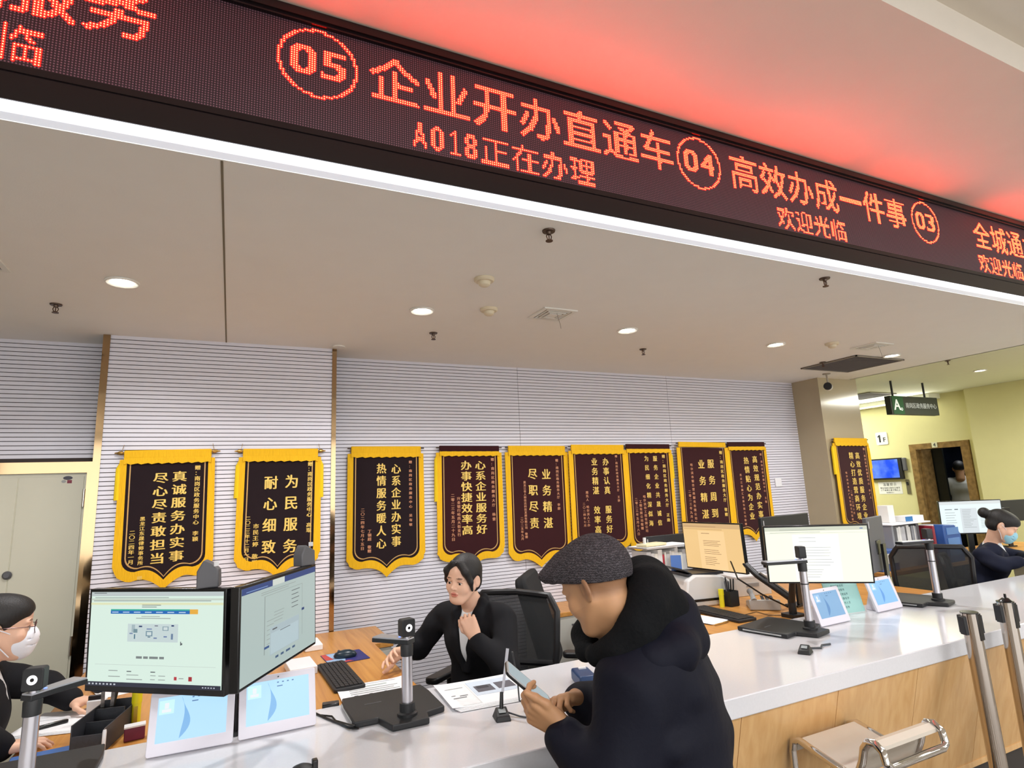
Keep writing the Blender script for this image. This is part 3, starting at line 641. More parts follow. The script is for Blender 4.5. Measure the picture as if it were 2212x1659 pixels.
def monitor(label, c, yaw, tilt, w, h, bg, els, post=None, fr=.009, webcam=None, chin=.014, back=True, foot=None):
    t = thing('monitor', label, 'monitor', c, rot=(tilt, 0, yaw))
    mb = MB(); mb.span((-w/2, -.012, -h/2), (w/2, .014, h/2)); mb.build('bezel', M_SCRBLK, t, bevel=.003)
    if back: mb = MB(); mb.prism(rrect(w*.72, h*.62, .03), -.04, -.012, frame((0, 0, 0), (1, 0, 0), (0, 0, 1))); mb.build('rear_shell', M_BLACKPL, t, bevel=.006)
    screen_mesh('display', w-2*fr, h-fr-chin, bg, els, t, Matrix.Translation((0, 0, (chin-fr)/2)))
    if post:
        mb = MB(); mb.box((0, .05, 0), (.1, .024, .1)); mb.build('mount_plate', M_BLACKPL, t)
    if foot is not None:
        mb = MB(); mb.span((-.025, .05, foot-c[2]+.01), (.025, .07, 0)); mb.span((-.11, -.04, foot-c[2]+.001), (.11, .14, foot-c[2]+.012)); mb.build('stand', M_SCRBLK, t)
    if webcam:
        x, hh, rz = webcam; R = Euler((0, 0, rz)).to_matrix()
        mb = MB(); mb.prism([(-.03, 0), (.032, 0), (.030, .05), (.01, hh), (-.012, hh+.012), (-.03, hh-.02)], -.022, .022, frame((x, .01, h/2), R @ Vector((1, 0, 0)), (0, 0, 1))); wc = mb.build('webcam', M_GREYPL, t, bevel=.004)
        mb = MB(); mb.box((x+.034, .0, h/2+.07), (.006, .014, .014)); mb.build('webcam_lens', M_WHITEPL, wc)
    return t
R_ = math.radians
def bars(x0, x1, z0, dz, n, hgt, col, jit=.3, seed=1, s=.6):
    rnd = random.Random(seed); return [(x0, z0-k*dz, x0+(x1-x0)*(1-jit*rnd.random()), z0-k*dz+hgt, col, s) for k in range(n)]
GRY, DGR = (150, 158, 156), (90, 96, 100)
els = [(0, .955, 1, 1, (196, 206, 206)), (0, .91, 1, .93, (206, 218, 204)), (.02, .985, .12, .992, DGR), (.03, .935, .6, .942, GRY), (.0, .86, 1, .885, (232, 236, 196))]
els += bars(.02, .95, .90, .0, 1, .008, GRY)+bars(.4, .55, .855, .02, 2, .006, DGR)
els += [(.16, .80, .82, .815, (60, 180, 160)), (.16, .765, .76, .80, (36, 110, 190)), (.76, .765, .82, .815, (240, 180, 70))]
els += [(.17+.085*k, .777, .22+.085*k, .788, (190, 214, 240)) for k in range(7)]
els += [(.36, .715, .62, .722, GRY), (.4, .735, .54, .741, GRY), (.3, .47, .68, .66, (206, 222, 222))]
els += [(.33, .57, .355, .65, (170, 190, 196)), (.345, .565, .375, .605, (120, 150, 160)), (.35, .50, .36, .55, (96, 132, 150)), (.315, .55, .34, .565, (130, 150, 180)), (.385, .625, .41, .64, (40, 60, 110)),
        (.44, .53, .49, .585, (120, 150, 166)), (.448, .54, .482, .575, (214, 228, 228)), (.455, .517, .475, .527, (90, 120, 140)), (.445, .6, .485, .612, (120, 140, 180)), (.505, .635, .53, .645, (110, 110, 130)), (.5, .505, .525, .518, (110, 130, 170)),
        (.565, .59, .61, .635, (140, 165, 176)), (.572, .598, .603, .628, (214, 228, 228)), (.63, .635, .65, .65, (40, 60, 110)), (.575, .52, .6, .535, (120, 140, 180)), (.63, .5, .645, .56, (110, 135, 165))]
els += [(.70, .44, .706, .48, DGR), (.706, .445, .715, .465, DGR)]
els += [(a, .295, b, .32, (130, 138, 138)) for a, b in ((.375, .42), (.43, .465), (.475, .54), (.55, .585))]
els += [(.06, .225, .96, .228, (190, 200, 196)), (.17, .16, .24, .168, GRY), (.17, .10, .26, .108, GRY), (.31, .155, .345, .165, DGR), (.31, .12, .4, .127, GRY), (.31, .075, .43, .083, GRY), (.49, .155, .525, .165, DGR), (.49, .12, .53, .127, GRY), (.55, .12, .6, .127, GRY), (.49, .08, .525, .087, GRY), (.55, .08, .6, .087, GRY),
        (.665, .085, .685, .12, (190, 60, 70)), (.7, .1, .735, .108, GRY), (.77, .08, .795, .125, (170, 40, 50))]
els += [(0, 0, 1, .045, (44, 48, 64))]+[(.02+.028*k, .014, .034+.028*k, .03, (200, 206, 214)) for k in range(8)]+[(.87+.02*k, .016, .88+.02*k, .028, (190, 196, 210)) for k in range(5)]
monitor('monitor at lower left showing a pale web page with a blue menu bar', (-.185, 2.183, 1.152), R_(-39.2), R_(1.5), .504, .303, (214, 234, 222, .9), els, post=True, webcam=(.17, .07, .5), chin=.019)
els = [(0, .93, 1, 1, (46, 72, 130)), (.36, .93, .52, 1, (214, 222, 214)), (.05, .945, .3, .955, (120, 150, 200))]
els += bars(.22, .7, .885, .022, 2, .006, GRY)
els += [(.26, .20, .27, .84, (150, 162, 160)), (.78, .20, .785, .84, (150, 162, 160)), (.26, .835, .785, .84, (150, 162, 160))]
els += bars(.62, .76, .79, .05, 5, .008, DGR, .5, 3)+bars(.38, .56, .62, .035, 4, .006, GRY, .4, 5)+bars(.29, .42, .55, .05, 6, .006, GRY, .4, 6)
els += [(.33, .16, .73, .47, (176, 194, 200)), (.34, .17, .72, .40, (186, 206, 212)), (.36, .43, .42, .445, DGR), (.46, .385, .60, .392, DGR), (.77, .5, .81, .53, (40, 66, 120)), (.26, .26, .32, .285, (60, 90, 140))]
els += [(a, .10, b, .125, (70, 96, 130)) for a, b in ((.40, .44), (.47, .51), (.54, .60), (.63, .67))]
monitor('monitor turned sideways beside the blue menu page screen, showing a grey form with a popup', (.152, 2.073, 1.187), R_(60.5), R_(-1), .519, .274, (190, 208, 204, .72), els, post=True, webcam=(.21, .06, -.4), chin=.009)
st = thing('monitor_stand', 'black monitor post standing on the counter between the two left tablets', 'stand', (.0445, 2.315, ZK))
mb = MB(); mb.prism(rrect(.05, .05, .01), 0, .012); mb.build('base_plate', M_BLACKPL, st)
mb = MB(); mb.cyl((0, 0, .01), (0, 0, .40), .011); mb.build('post', M_BLACKPL, st)
mb = MB(); mb.tube([(0, 0, .36), (-.10, -.02, .36), (-.18, -.07, .36)], .012, 10); mb.build('arm', M_BLACKPL, st)
mb = MB(); mb.tube([(0, 0, .38), (.03, -.06, .385), (.055, -.19, .387)], .012, 10); mb.build('arm', M_BLACKPL, st)
docels = bars(.30, .48, .80, .03, 1, .008, (170, 130, 90))+[(.27, .0, .73, .84, (246, 206, 150), .95)]+bars(.33, .48, .78, .045, 1, .01, (150, 110, 70))+bars(.35, .66, .62, .035, 4, .008, (150, 112, 76), .2, 8)+bars(.35, .66, .42, .04, 3, .008, (150, 112, 76), .4, 9)+bars(.35, .62, .26, .04, 5, .008, (150, 112, 76), .5, 10)
monitor('monitor with a yellowish document screen above the printer', (2.922, 3.073, 1.13), R_(-85.3), R_(2.6), .498, .313, (240, 200, 138, .9), [(0, .9, 1, 1, (226, 186, 134)), (.02, .93, .6, .94, (180, 140, 100)), (.02, .87, .7, .88, (200, 160, 110))]+docels, post=True, fr=.007, chin=.009)
els = [(0, .93, 1, 1, (222, 226, 206)), (.15, .95, .6, .956, GRY), (.05, .90, .55, .906, GRY), (.93, .95, .96, .965, (70, 110, 190)), (0, .885, 1, .889, (200, 204, 190)), (.27, .03, .72, .86, (255, 255, 246), 1.0)]
els += bars(.33, .60, .80, .07, 2, .006, GRY, .4, 2)+bars(.36, .65, .62, .05, 4, .006, GRY, .2, 3)+bars(.36, .66, .40, .05, 3, .006, GRY, .4, 4)+bars(.37, .62, .22, .045, 4, .006, GRY, .5, 5)
monitor('wide bright white document screen behind the right hand document scanner', (2.901, 2.28, 1.143), R_(-41), R_(5), .526, .310, (244, 246, 224, 1.0), els, post=True, fr=.008, chin=.009)
els = [(0, .90, 1, 1, (230, 236, 236)), (.08, .74, .2, .76, DGR), (.24, .74, .3, .765, (60, 64, 70)), (.33, .0, .6, .78, (226, 234, 238))]+bars(.08, .26, .64, .08, 7, .012, GRY, .5, 4)+bars(.36, .58, .72, .05, 12, .01, GRY, .5, 5)+bars(.64, .9, .72, .05, 12, .01, GRY, .6, 6)
monitor('white screen on the far right desk beside the bowed masked clerk', (6.351, 3.28, 1.122), R_(-37), R_(3), .529, .312, (226, 240, 242, .95), els, post=True, fr=.007, chin=.012, foot=ZD)
def monitor_back(label, c, yaw, w, h, col=None, tilt=0.0, foot=None, mount=True):
    t = thing('monitor', label, 'monitor', c, rot=(tilt, 0, yaw)); m = col or M_BLACKPL
    mb = MB(); mb.span((-w/2, -.012, -h/2), (w/2, .012, h/2)); mb.build('rear_shell', m, t, bevel=.004)
    mb = MB(); mb.box((0, -.03 if mount else -.014, -.02), (.12, .04, .12) if mount else (.08, .006, .08)); mb.build('mount_plate', M_SCRBLK, t, bevel=.004)
    screen_mesh('display', w-.016, h-.02, (190, 200, 200, .35), [(0, .93, 1, 1, (120, 140, 170), .3)], t, Matrix.Rotation(PI, 4, 'Z'))
    if foot is not None:
        mb = MB(); mb.span((-.025, -.045, foot-c[2]+.01), (.025, -.03, 0)); fb = .06 if mount else .028; mb.span((-fb, -.055, foot-c[2]+.0005), (fb, -.02 if not mount else .03, foot-c[2]+.012)); mb.build('stand', M_SCRBLK, t)
    mb = MB(); mb.span((-w/2+.02, -.0135, h/2-.06), (-w/2+.026, -.012, h/2-.02)); mb.build('sticker', M_WHITEPL, t)
    return t
monitor_back('black back of a monitor standing behind the wide white screen', (3.27, 2.78, 1.17), R_(10), .56, .30, foot=ZD)
monitor_back('dark grey monitor back turned edge on at the right side of the wide white screen', (3.49, 2.335, 1.150), R_(17), .28, .31, M_GREYPL, foot=ZK, mount=False)
monitor_back('black monitor back behind the file stack and the yellowish screen', (2.98, 3.60, 1.08), R_(3), .46, .20, foot=ZD)
monitor_back('black monitor back at the right picture edge above the bowed clerk', (7.35, 3.50, 1.12), R_(-12), 1.0, .22, foot=ZD)
# arm for the two right hand screens
ar = thing('screen_mount', 'black double screen mount clamped to the desk behind the right document scanner', 'screen mount', (2.99, 2.56, ZD))
mb = MB(); mb.prism(rrect(.1, .1, .012), 0, .02); mb.build('clamp', M_BLACKPL, ar)
mb = MB(); mb.cyl((0, 0, .02), (0, 0, .12), .022); mb.build('post', M_BLACKPL, ar)
mb = MB(); mb.tube([(0, 0, .10), (-.06, .18, .22), (-.02, .40, .34)], [.02, .019, .017], 10); mb.build('arm', M_BLACKPL, ar)
mb = MB(); mb.tube([(0, 0, .08), (-.035, -.05, .2), (-.055, -.19, .35)], [.02, .018, .016], 10); mb.build('arm', M_BLACKPL, ar)
mb = MB(); mb.tube([(-.005, .005, .13), (-.05, .165, .235)], .006, 8); mb.build('gas_strut', M_STEEL, ar)
mb = MB(); mb.tube([(.0, .03, .05), (-.1, .12, .12), (-.14, .26, .2), (-.05, .4, .3)], .005, 8); mb.build('cable', M_SCRBLK, ar)

# ---- tablets with a leaning screen
M_TABW = mat('tablet_white', (226, 222, 232), rough=.35, var=.02)
def tablet(label, x, y, rz, tilt, blue):
    t = thing('tablet', label, 'tablet', (x, y, ZK), rotz=rz, group='leaning white desk tablets')
    w, h = .24, .178; M = Matrix.Rotation(-tilt, 4, 'X') @ Matrix.Translation((0, 0, h/2+.002))
    mb = MB(); mb.prism(rrect(w, h, .008), -.006, .006, M @ frame((0, 0, 0), (1, 0, 0), (0, 0, 1))); mb.build('housing', M_TABW, t, bevel=.002)
    mb = MB(); P = [(.004, .0), (.085, .0), (.09, .006), (.055, .125)]; mb.prism(P, -.08, .08, frame((0, 0, 0), (0, 1, 0), (0, 0, 1))); mb.build('rear_stand', M_TABW, t, bevel=.003)
    dw, dh = .196, .125
    els = [(.02, .62, .23, .93, tuple(min(255, v+34) for v in blue)), (.095, .74, .155, .87, (244, 250, 255)), (.06, .66, .19, .73, (244, 250, 255)), (.48, .91, .51, .94, (90, 130, 180)), (.56, .91, .59, .94, (90, 130, 180)), (.64, .91, .67, .94, (90, 130, 180)), (.72, .91, .75, .94, (90, 130, 180)), (.48, .82, .57, .845, (90, 130, 180))]
    n = 14; d = (int(blue[0]*.72), int(blue[1]*.84), int(blue[2]*.94))
    ds = screen_mesh('display', dw, dh, blue+(.92,), els, t, M @ Matrix.Translation((0, .0, .008)), y=-.0066)
    # darker leaf shaped swoosh of the wallpaper
    mb = MB(); MM = M @ Matrix.Translation((0, 0, .008)); A = []; B = []
    for k in range(n+1):
        u = k/n; z = .98-.94*u; A.append((.33+.17*math.sin(PI*u**1.3)*(.6+.4*u), z)); B.append((.33+.06*math.sin(PI*u)*(1-u)-.0*u+(.02*math.sin(PI*u)), z))
    V = []
    for a, b in zip(A, B): V += [MM @ Vector((-dw/2+a[0]*dw, -.0075, -dh/2+a[1]*dh)), MM @ Vector((-dw/2+b[0]*dw, -.0075, -dh/2+b[1]*dh))]
    mb.add(V, [(2*i, 2*i+1, 2*i+3, 2*i+2) for i in range(n)]); mb.build('wallpaper_leaf', disp_mat('leaf_%d' % blue[0], d, .85), ds, smooth=False)
    mb = MB(); mb.prism([(.0025*math.cos(k*PI/5), .0025*math.sin(k*PI/5)) for k in range(10)], 0, .001, M @ frame((0, -.006, h/2-.011), (1, 0, 0), (0, 0, 1))); mb.build('front_camera', M_SCRBLK, t)
    return t
tablet('white tablet under the web page screen, leftmost of the four', -.083, 2.240, R_(-3), R_(16), (176, 220, 250))
tablet('white tablet left of the middle document scanner, below the sideways screen', .172, 2.243, R_(1.5), R_(17), (178, 222, 252))
tablet('white tablet right behind the right document scanner, duller screen', 2.862, 2.192, R_(2), R_(18), (132, 176, 216))
tablet('white tablet right of the pale green card', 3.382, 2.236, R_(2.5), R_(17.5), (140, 196, 250))
cd = thing('card_holder', 'clear stand with a pale green text card between the two right tablets', 'card', (3.13, 2.31, ZK), rotz=R_(-8))
M = Matrix.Rotation(R_(-14), 4, 'X')
mb = MB(); mb.prism(rrect(.24, .17, .004), -.002, .002, M @ frame((0, 0, .087), (1, 0, 0), (0, 0, 1))); mb.build('card', mat('card_teal', (158, 206, 200), rough=.5), cd)
mb = MB(); rnd = random.Random(4)
f = M @ frame((0, -.0026, .087), (1, 0, 0), (0, 0, 1))
for i, tx in enumerate(('便民服务告知', '请按顺序取号', '请出示有效证件', '请保持安静有序', '请配合工作人员', '谢谢您的合作')): put_line(mb, tx, f, -.07, .062-.023*i, .014, 1.1)
mb.build('lettering', mat('ink_teal', (60, 100, 104), rough=.7), cd, smooth=False)
mb = MB(); mb.span((-.12, -.002, 0), (.12, .06, .003)); mb.build('foot', mat('clear_acrylic', (220, 226, 226), rough=.1), cd)

# ---- document scanners
M_SCN = mat('scanner_black', (30, 31, 33), rough=.5, var=.12, vscale=30, bump=.1, bscale=300)
M_RING = emissive('white_ring', (240, 240, 244), .5, (230, 230, 234))
def scanner(label, x, y, rz, ph, arm_ang, lobe=1, head_ang=None, arm_len=.13):
    t = thing('document_scanner', label, 'scanner', (x, y, ZK), rotz=rz, group='document scanners on the counter')
    P = [(-.155, -.13), (-.075, -.13), (-.05, -.225), (.075, -.225), (.085, -.165), (.155, -.145), (.158, .05), (.15, .135), (-.15, .135), (-.158, .05)]
    mb = MB(); mb.prism(P, .002, .022); mb.build('base', M_SCN, t, bevel=.004)
    mb = MB(); mb.box((-.1575, 0, .012), (.003, .2, .006)); mb.build('edge_strip', mat('edge_strip', (170, 172, 172), rough=.4), t)
    mb = MB(); mb.box((-.06, .02, .0225), (.06, .003, .001)); mb.build('mark', M_GREYPL, t)
    px, py = .018, -.158
    mb = MB(); mb.lathe([(.034, .022), (.034, .03), (.026, .034), (.026, .062), (0, .062)], c=(px, py, 0)); mb.build('pole_foot', M_SCN, t)
    mb = MB(); mb.lathe([(.0, .06), (.0185, .06), (.0185, ph-.075), (.0, ph-.075)], c=(px, py, 0)); p = mb.build('pole', M_SILVER, t)
    if ph > .34: mb = MB(); mb.lathe([(.0, ph*.62), (.0205, ph*.62), (.0205, ph*.62+.005), (0, ph*.62+.005)], c=(px, py, 0)); mb.build('pole_band', M_SCN, t)
    mb = MB(); mb.lathe([(0, ph-.08), (.021, ph-.08), (.022, ph-.045), (.018, ph-.035), (0, ph-.035)], c=(px, py, 0)); mb.build('upper_collar', M_SCN, t)
    R = Matrix.Translation((px, py, ph-.03)) @ Matrix.Rotation(arm_ang, 4, 'Z')
    mb = MB(); mb.prism([(-.02, -.02), (.02, -.02), (.02, .05), (.028, arm_len), (-.028, arm_len), (-.024, .05)], -.010, .004, R); a = mb.build('scan_arm', M_SCN, t, bevel=.002)
    mb = MB(); mb.prism([(-.018, -.018), (.018, -.018), (.018, .05), (.026, arm_len-.002), (-.026, arm_len-.002), (-.022, .05)], .004, .008, R); mb.build('arm_cover', mat('arm_silver', (196, 198, 206), rough=.3, metal=.6), t)
    mb = MB(); mb.prism([(.004*math.cos(k*PI/6), .03+.004*math.sin(k*PI/6)) for k in range(12)], .008, .0095, R); mb.build('status_light', emissive('blue_led', (90, 120, 255), 3), a)
    H = Matrix.Translation((px, py, ph+.0)) @ Matrix.Rotation(head_ang if head_ang is not None else 0, 4, 'Z')
    mb = MB(); mb.cyl((px, py, ph-.026), (px, py, ph-.012), .012); mb.build('head_joint', M_SILVER, t)
    mb = MB(); mb.prism(rrect(.05, .058, .008), -.018, .018, H @ frame((0, 0, .012), (1, 0, 0), (0, 0, 1))); hd = mb.build('camera_head', M_SCN, t, bevel=.003)
    f = H @ frame((0, -.0182, .012), (1, 0, 0), (0, 0, 1)); mb = MB(); n = 20
    V = []
    for k in range(n): a_ = 2*PI*k/n; V += [f @ Vector((.0125*math.cos(a_), .0125*math.sin(a_), .0008)), f @ Vector((.0048*math.cos(a_), .0048*math.sin(a_), .0008))]
    mb.add(V, [(2*i, (2*i+2) % (2*n), (2*i+3) % (2*n), 2*i+1) for i in range(n)]); mb.build('lens_ring', M_RING, hd, smooth=False)
    mb = MB(); mb.prism([(.003*math.cos(k*PI/6), .003*math.sin(k*PI/6)) for k in range(12)], .0005, .0012, f); mb.build('lens', M_SCRBLK, hd)
    return t
scanner('document scanner cut by the lower left picture corner, with a lit blue dot', -.478, 2.262, 0, .295, R_(-42), head_ang=R_(-8))
scanner('document scanner standing right of the two left tablets, its lens facing us', .552, 2.266, 0, .290, R_(38), head_ang=R_(12))
scanner('document scanner in front of the wide white screen with a tall pole', 2.545, 2.285, R_(13), .375, R_(58), head_ang=R_(50), arm_len=.2)
scanner('document scanner at the far right behind the two barrier posts', 3.68, 2.325, R_(14), .385, R_(60), head_ang=R_(48), arm_len=.2)

# ---- keyboards, mouse, papers
def keyboard(label, c, rz, L=.42, W=.14, z=ZD):
    t = thing('keyboard', label, 'keyboard', (c[0], c[1], z), rotz=rz)
    mb = MB(); mb.prism(rrect(L, W, .01), .001, .016); mb.build('body', M_SCN, t, bevel=.003)
    mb = MB(); nx, ny = 15, 6
    for i in range(nx):
        for j in range(ny):
            x0 = -L/2+.012+(L-.024)*i/nx; y0 = -W/2+.01+(W-.02)*j/ny
            mb.span((x0+.0015, y0+.0015, .016), (x0+(L-.024)/nx-.0015, y0+(W-.02)/ny-.0015, .021))
    mb.build('keys', mat('key_black', (34, 34, 37), rough=.55), t, smooth=False); return t
keyboard('black keyboard on the oak desk in front of the reaching hand', (.475, 2.90), R_(92), .44, .13)
keyboard('black keyboard on the right oak desk below the yellowish screen', (2.70, 2.84), R_(88), .44, .14)
mp = thing('mouse_pad', 'printed blue and red mouse pad on the oak desk', 'mouse pad', (.555, 3.235, ZD), rotz=R_(4))
mb = MB(); mb.prism(rrect(.20, .21, .006), .0005, .003); mb.build('pad', mat('pad_navy', (44, 44, 110), rough=.6, var=.5, vscale=9), mp)
mb = MB(); mb.prism([(-.098, -.1), (-.02, -.1), (.02, .1), (-.098, .1)], .003, .0034); mb.build('printed_sky', mat('pad_sky', (150, 180, 214), rough=.6, var=.3, vscale=12), mp)
mb = MB(); mb.prism([(-.098, -.02), (-.06, -.02), (-.075, .1), (-.098, .1)], .0034, .0038); mb.prism([(-.03, -.1), (.02, -.1), (.0, -.075), (-.03, -.08)], .0034, .0038); mb.build('printed_red', mat('pad_red', (190, 70, 64), rough=.6, var=.3), mp)
ms = thing('computer_mouse', 'dark computer mouse on the printed mouse pad', 'mouse', (.555, 3.225, ZD+.004), rotz=R_(80))
mb = MB(); n = 12
mb.lathe([(0, 0), (.03, 0), (.033, .01), (.028, .024), (.014, .033), (0, .035)], seg=24); o = mb.build('shell', mat('mouse_teal_black', (24, 44, 56), rough=.3), ms); o.scale = (.95, 1.75, 1)
mb = MB(); mb.cyl((-.004, .032, .0295), (.004, .032, .0295), .007); mb.build('scroll_wheel', M_GREYPL, ms)
M_PAPER = mat('paper', (240, 241, 244), rough=.7, var=.015)
def sheet(name, label, c, rz, w, h, z, marks=(), curl=.004, cat='paper', under=0):
    t = thing(name, label, cat, (c[0], c[1], z), rotz=rz); mb = MB(); n = 12; V = []
    for i in range(n+1):
        x = -w/2+w*i/n; dz = curl*max(0, abs(i/n-.5)*2-.55)**2*6
        V += [(x, -h/2, .0012+dz), (x, h/2, .0012+dz), (x, h/2, .0004+dz), (x, -h/2, .0004+dz)]
    mb.add(V, [(i*4+k, i*4+(k+1) % 4, (i+1)*4+(k+1) % 4, (i+1)*4+k) for i in range(n) for k in range(4)]+[(0, 1, 2, 3), (n*4, n*4+1, n*4+2, n*4+3)])
    mb.build('sheet', M_PAPER, t)
    for (x0, y0, x1, y1, c_) in marks:
        m = mat('print_%d_%d_%d' % c_, c_, rough=.7, var=.1, vscale=40)
        mb = MB(); kz = .0003*len(t.children); mb.span((x0, y0, .0013), (x1, y1, .0016+kz)); mb.build('print', m, t, smooth=False)
    for k in range(under):
        mb = MB(); mb.span((-w/2+.004*k+.01, -h/2-.006-.005*k, -.002-.0016*k+.0012), (w/2-.006*k+.008, h/2-.01, -.001-.0016*k+.0012)); mb.build('under_sheet', M_PAPER, t, smooth=False)
    return t
fr_ = [(-.13, -.085, .13, -.082, (150, 154, 158)), (-.13, .082, .13, .085, (150, 154, 158)), (-.13, -.085, -.127, .085, (150, 154, 158)), (.127, -.085, .13, .085, (150, 154, 158))]
sheet('certificate_sheet', 'framed certificate sheet partly under the middle document scanner', (.575, 2.645), R_(-2), .29, .21, ZD+.001, fr_+[(-.06, .045, .06, .056, (196, 206, 204)), (-.1, .015, .1, .018, (190, 194, 194)), (-.1, -.01, .08, -.007, (190, 194, 194)), (-.1, -.035, .1, -.032, (190, 194, 194)), (-.09, -.065, -.075, -.058, (90, 94, 96)), (-.03, -.065, -.018, -.058, (120, 124, 124)), (.03, -.065, .04, -.058, (120, 124, 124))])
sheet('copied_sheets', 'stacked copies with two dark ID photos on the counter before the seated woman', (.90, 2.235), R_(-4), .32, .28, ZK+.008, [(-.15, -.13, -.045, .1, (214, 216, 216)), (-.145, -.125, -.05, .095, (232, 233, 235)), (-.04, -.05, .15, .11, (206, 218, 232)), (-.025, -.02, .045, .052, (92, 90, 98)), (.06, -.015, .13, .06, (98, 96, 104)), (-.015, .02, .03, .05, (62, 60, 66)), (-.135, .06, -.065, .064, (170, 172, 172)), (-.13, -.02, -.115, -.016, (140, 142, 142)), (-.1, -.03, -.07, -.026, (140, 142, 142)), (-.13, -.05, -.08, -.046, (140, 142, 142))], curl=.003, under=4)
sheet('loose_sheet', 'white sheet on the right oak desk beside the keyboard', (2.53, 2.80), R_(10), .16, .22, ZD)
sheet('writing_pad', 'white note pad in front of the masked clerk at left', (-.545, 2.93), R_(-14), .24, .24, ZD+.006, [(-.09, .06, .08, .062, (190, 192, 196)), (-.09, .02, .08, .022, (190, 192, 196))], curl=.001, under=3)
sheet('loose_paper', 'white paper behind the web page screen on the oak desk', (-.36, 3.32), R_(20), .3, .21, ZD)
def pen(label, a, b, m, r=.005):
    a, b = Vector(a), Vector(b); t = thing('pen', label, 'pen', a); d = (b-a); u = d.normalized()
    mb = MB(); mb.tube([Vector((0, 0, 0)), u*.012, d*.9, d], [.0015, r, r, r*.8], 10); mb.build('barrel', m, t)
    mb = MB(); mb.tube([d*.62+Vector((0, 0, r)), d*.97+Vector((0, 0, r*1.1))], .0016, 6); mb.build('clip', M_STEEL, t)
pen('black marker lying on the white note pad at left', (-.63, 2.85, ZD+.014), (-.52, 2.895, ZD+.014), M_SCRBLK, .007)
pen('brass coloured key pin on the right oak desk by the loose sheet', (2.47, 2.655, ZD+.006), (2.60, 2.675, ZD+.006), M_BRASS, .004)
pen('small dark pen lying on the counter left of the taller barrier post', (4.62, 2.13, ZK+.005), (4.74, 2.13, ZK+.005), mat('pen_grey', (80, 80, 92), rough=.4), .005)

# ---- small things at the left end of the oak desk
def boxthing(name, label, cat, c, d, rz, m, lid=None, bevel=.003, extra=None):
    t = thing(name, label, cat, c, rotz=rz); mb = MB(); mb.span((-d[0]/2, -d[1]/2, .0005), (d[0]/2, d[1]/2, d[2])); mb.build('body', m, t, bevel=bevel)
    if lid: mb = MB(); mb.span((-d[0]/2-.001, -d[1]/2-.001, d[2]), (d[0]/2+.001, d[1]/2+.001, d[2]+lid[0])); mb.build('top', lid[1], t, bevel=.001)
    if extra:
        for (nm, a, b, mm) in extra: mb = MB(); mb.span(a, b); mb.build(nm, mm, t)
    return t
og = thing('pen_organizer', 'dark pen organiser with scissors at the left end of the oak desk', 'organiser', (-.37, 2.63, ZD), rotz=R_(78))
mb = MB()
for (p, q) in (((-.12, -.05, .001), (.12, .05, .006)), ((-.12, -.05, .006), (.12, -.046, .075)), ((-.12, .046, .006), (.12, .05, .095)), ((-.12, -.046, .006), (-.116, .046, .06)), ((.116, -.046, .006), (.12, .046, .1)), ((-.02, -.046, .006), (-.016, .046, .07)), ((.05, -.046, .006), (.054, .046, .09))): mb.span(p, q)
mb.build('tray', mat('organiser_mesh', (50, 52, 58), rough=.5, var=.3, vscale=120), og)
mb = MB(); mb.tube([(.09, .01, .08), (.095, .0, .14)], .009, 8); mb.build('divider', M_BLACKPL, og)
sc = thing('scissors', 'black handled scissors standing in the dark pen organiser', 'scissors', (-.372, 2.70, ZD+.01))
for s in (-1, 1):
    mb = MB(); mb.tube([(s*.03+.022*math.cos(a), 0, .165+.03*math.sin(a)) for a in [2*PI*k/16 for k in range(16)]], .0055, 8, closed=True); mb.build('handle', M_BLACKPL, sc)
    mb = MB(); mb.prism([(s*.012-.006, .0), (s*.012+.004, .0), (s*.016+.006, .135), (s*.016-.006, .135)], -.001+.0022*s, .001+.0022*s, frame((0, 0, 0), (1, 0, 0), (0, 0, 1))); mb.build('blade', M_STEEL, sc)
boxthing('small_carton', 'white and green printed carton behind the dark pen organiser', 'box', (-.425, 2.845, ZD), (.06, .03, .085), R_(-10), M_WHITEPL, extra=[('green_print', (-.001, -.0165, .01), (.031, -.015, .05), mat('print_green', (120, 156, 110), rough=.5)), ('black_clip', (-.028, -.008, .085), (.02, .008, .1), M_SCRBLK)])
gl = thing('glue_stick', 'yellow glue stick standing beside the leftmost tablet', 'glue stick', (-.285, 2.735, ZD))
M_GLUE = mat('glue_yellow', (234, 226, 40), rough=.45)
mb = MB(); mb.lathe([(0, .0005), (.015, .0005), (.0155, .08), (0, .08)]); mb.build('tube', M_GLUE, gl)
mb = MB(); mb.lathe([(0, .08), (.017, .08), (.017, .118), (0, .119)]); mb.build('cap', mat('glue_cap', (240, 232, 30), rough=.4), gl)
mb = MB(); mb.span((-.006, -.0162, .01), (.006, -.0154, .07)); mb.build('label', mat('glue_print', (196, 172, 60), rough=.5), gl)
boxthing('staple_box', 'small dark red box with a white top beside the glue stick', 'box', (-.27, 2.585, ZD), (.062, .035, .042), R_(6), mat('box_wine', (110, 30, 60), rough=.5, var=.3, vscale=30), lid=(.006, M_WHITEPL))
boxthing('sticky_notes', 'pale yellow sticky notes by the lower left document scanner', 'sticky notes', (-.435, 2.545, ZD), (.076, .076, .006), R_(15), mat('note_yellow', (238, 230, 140), rough=.7))
boxthing('folder', 'blue folder edge beside the pale yellow sticky notes', 'folder', (-.53, 2.56, ZD), (.16, .11, .008), R_(5), mat('folder_blue', (60, 104, 170), rough=.5))
pen('white correction pen standing in front of the dark pen organiser', (-.345, 2.48, ZD+.006), (-.345, 2.49, ZD+.075), M_WHITEPL, .006)
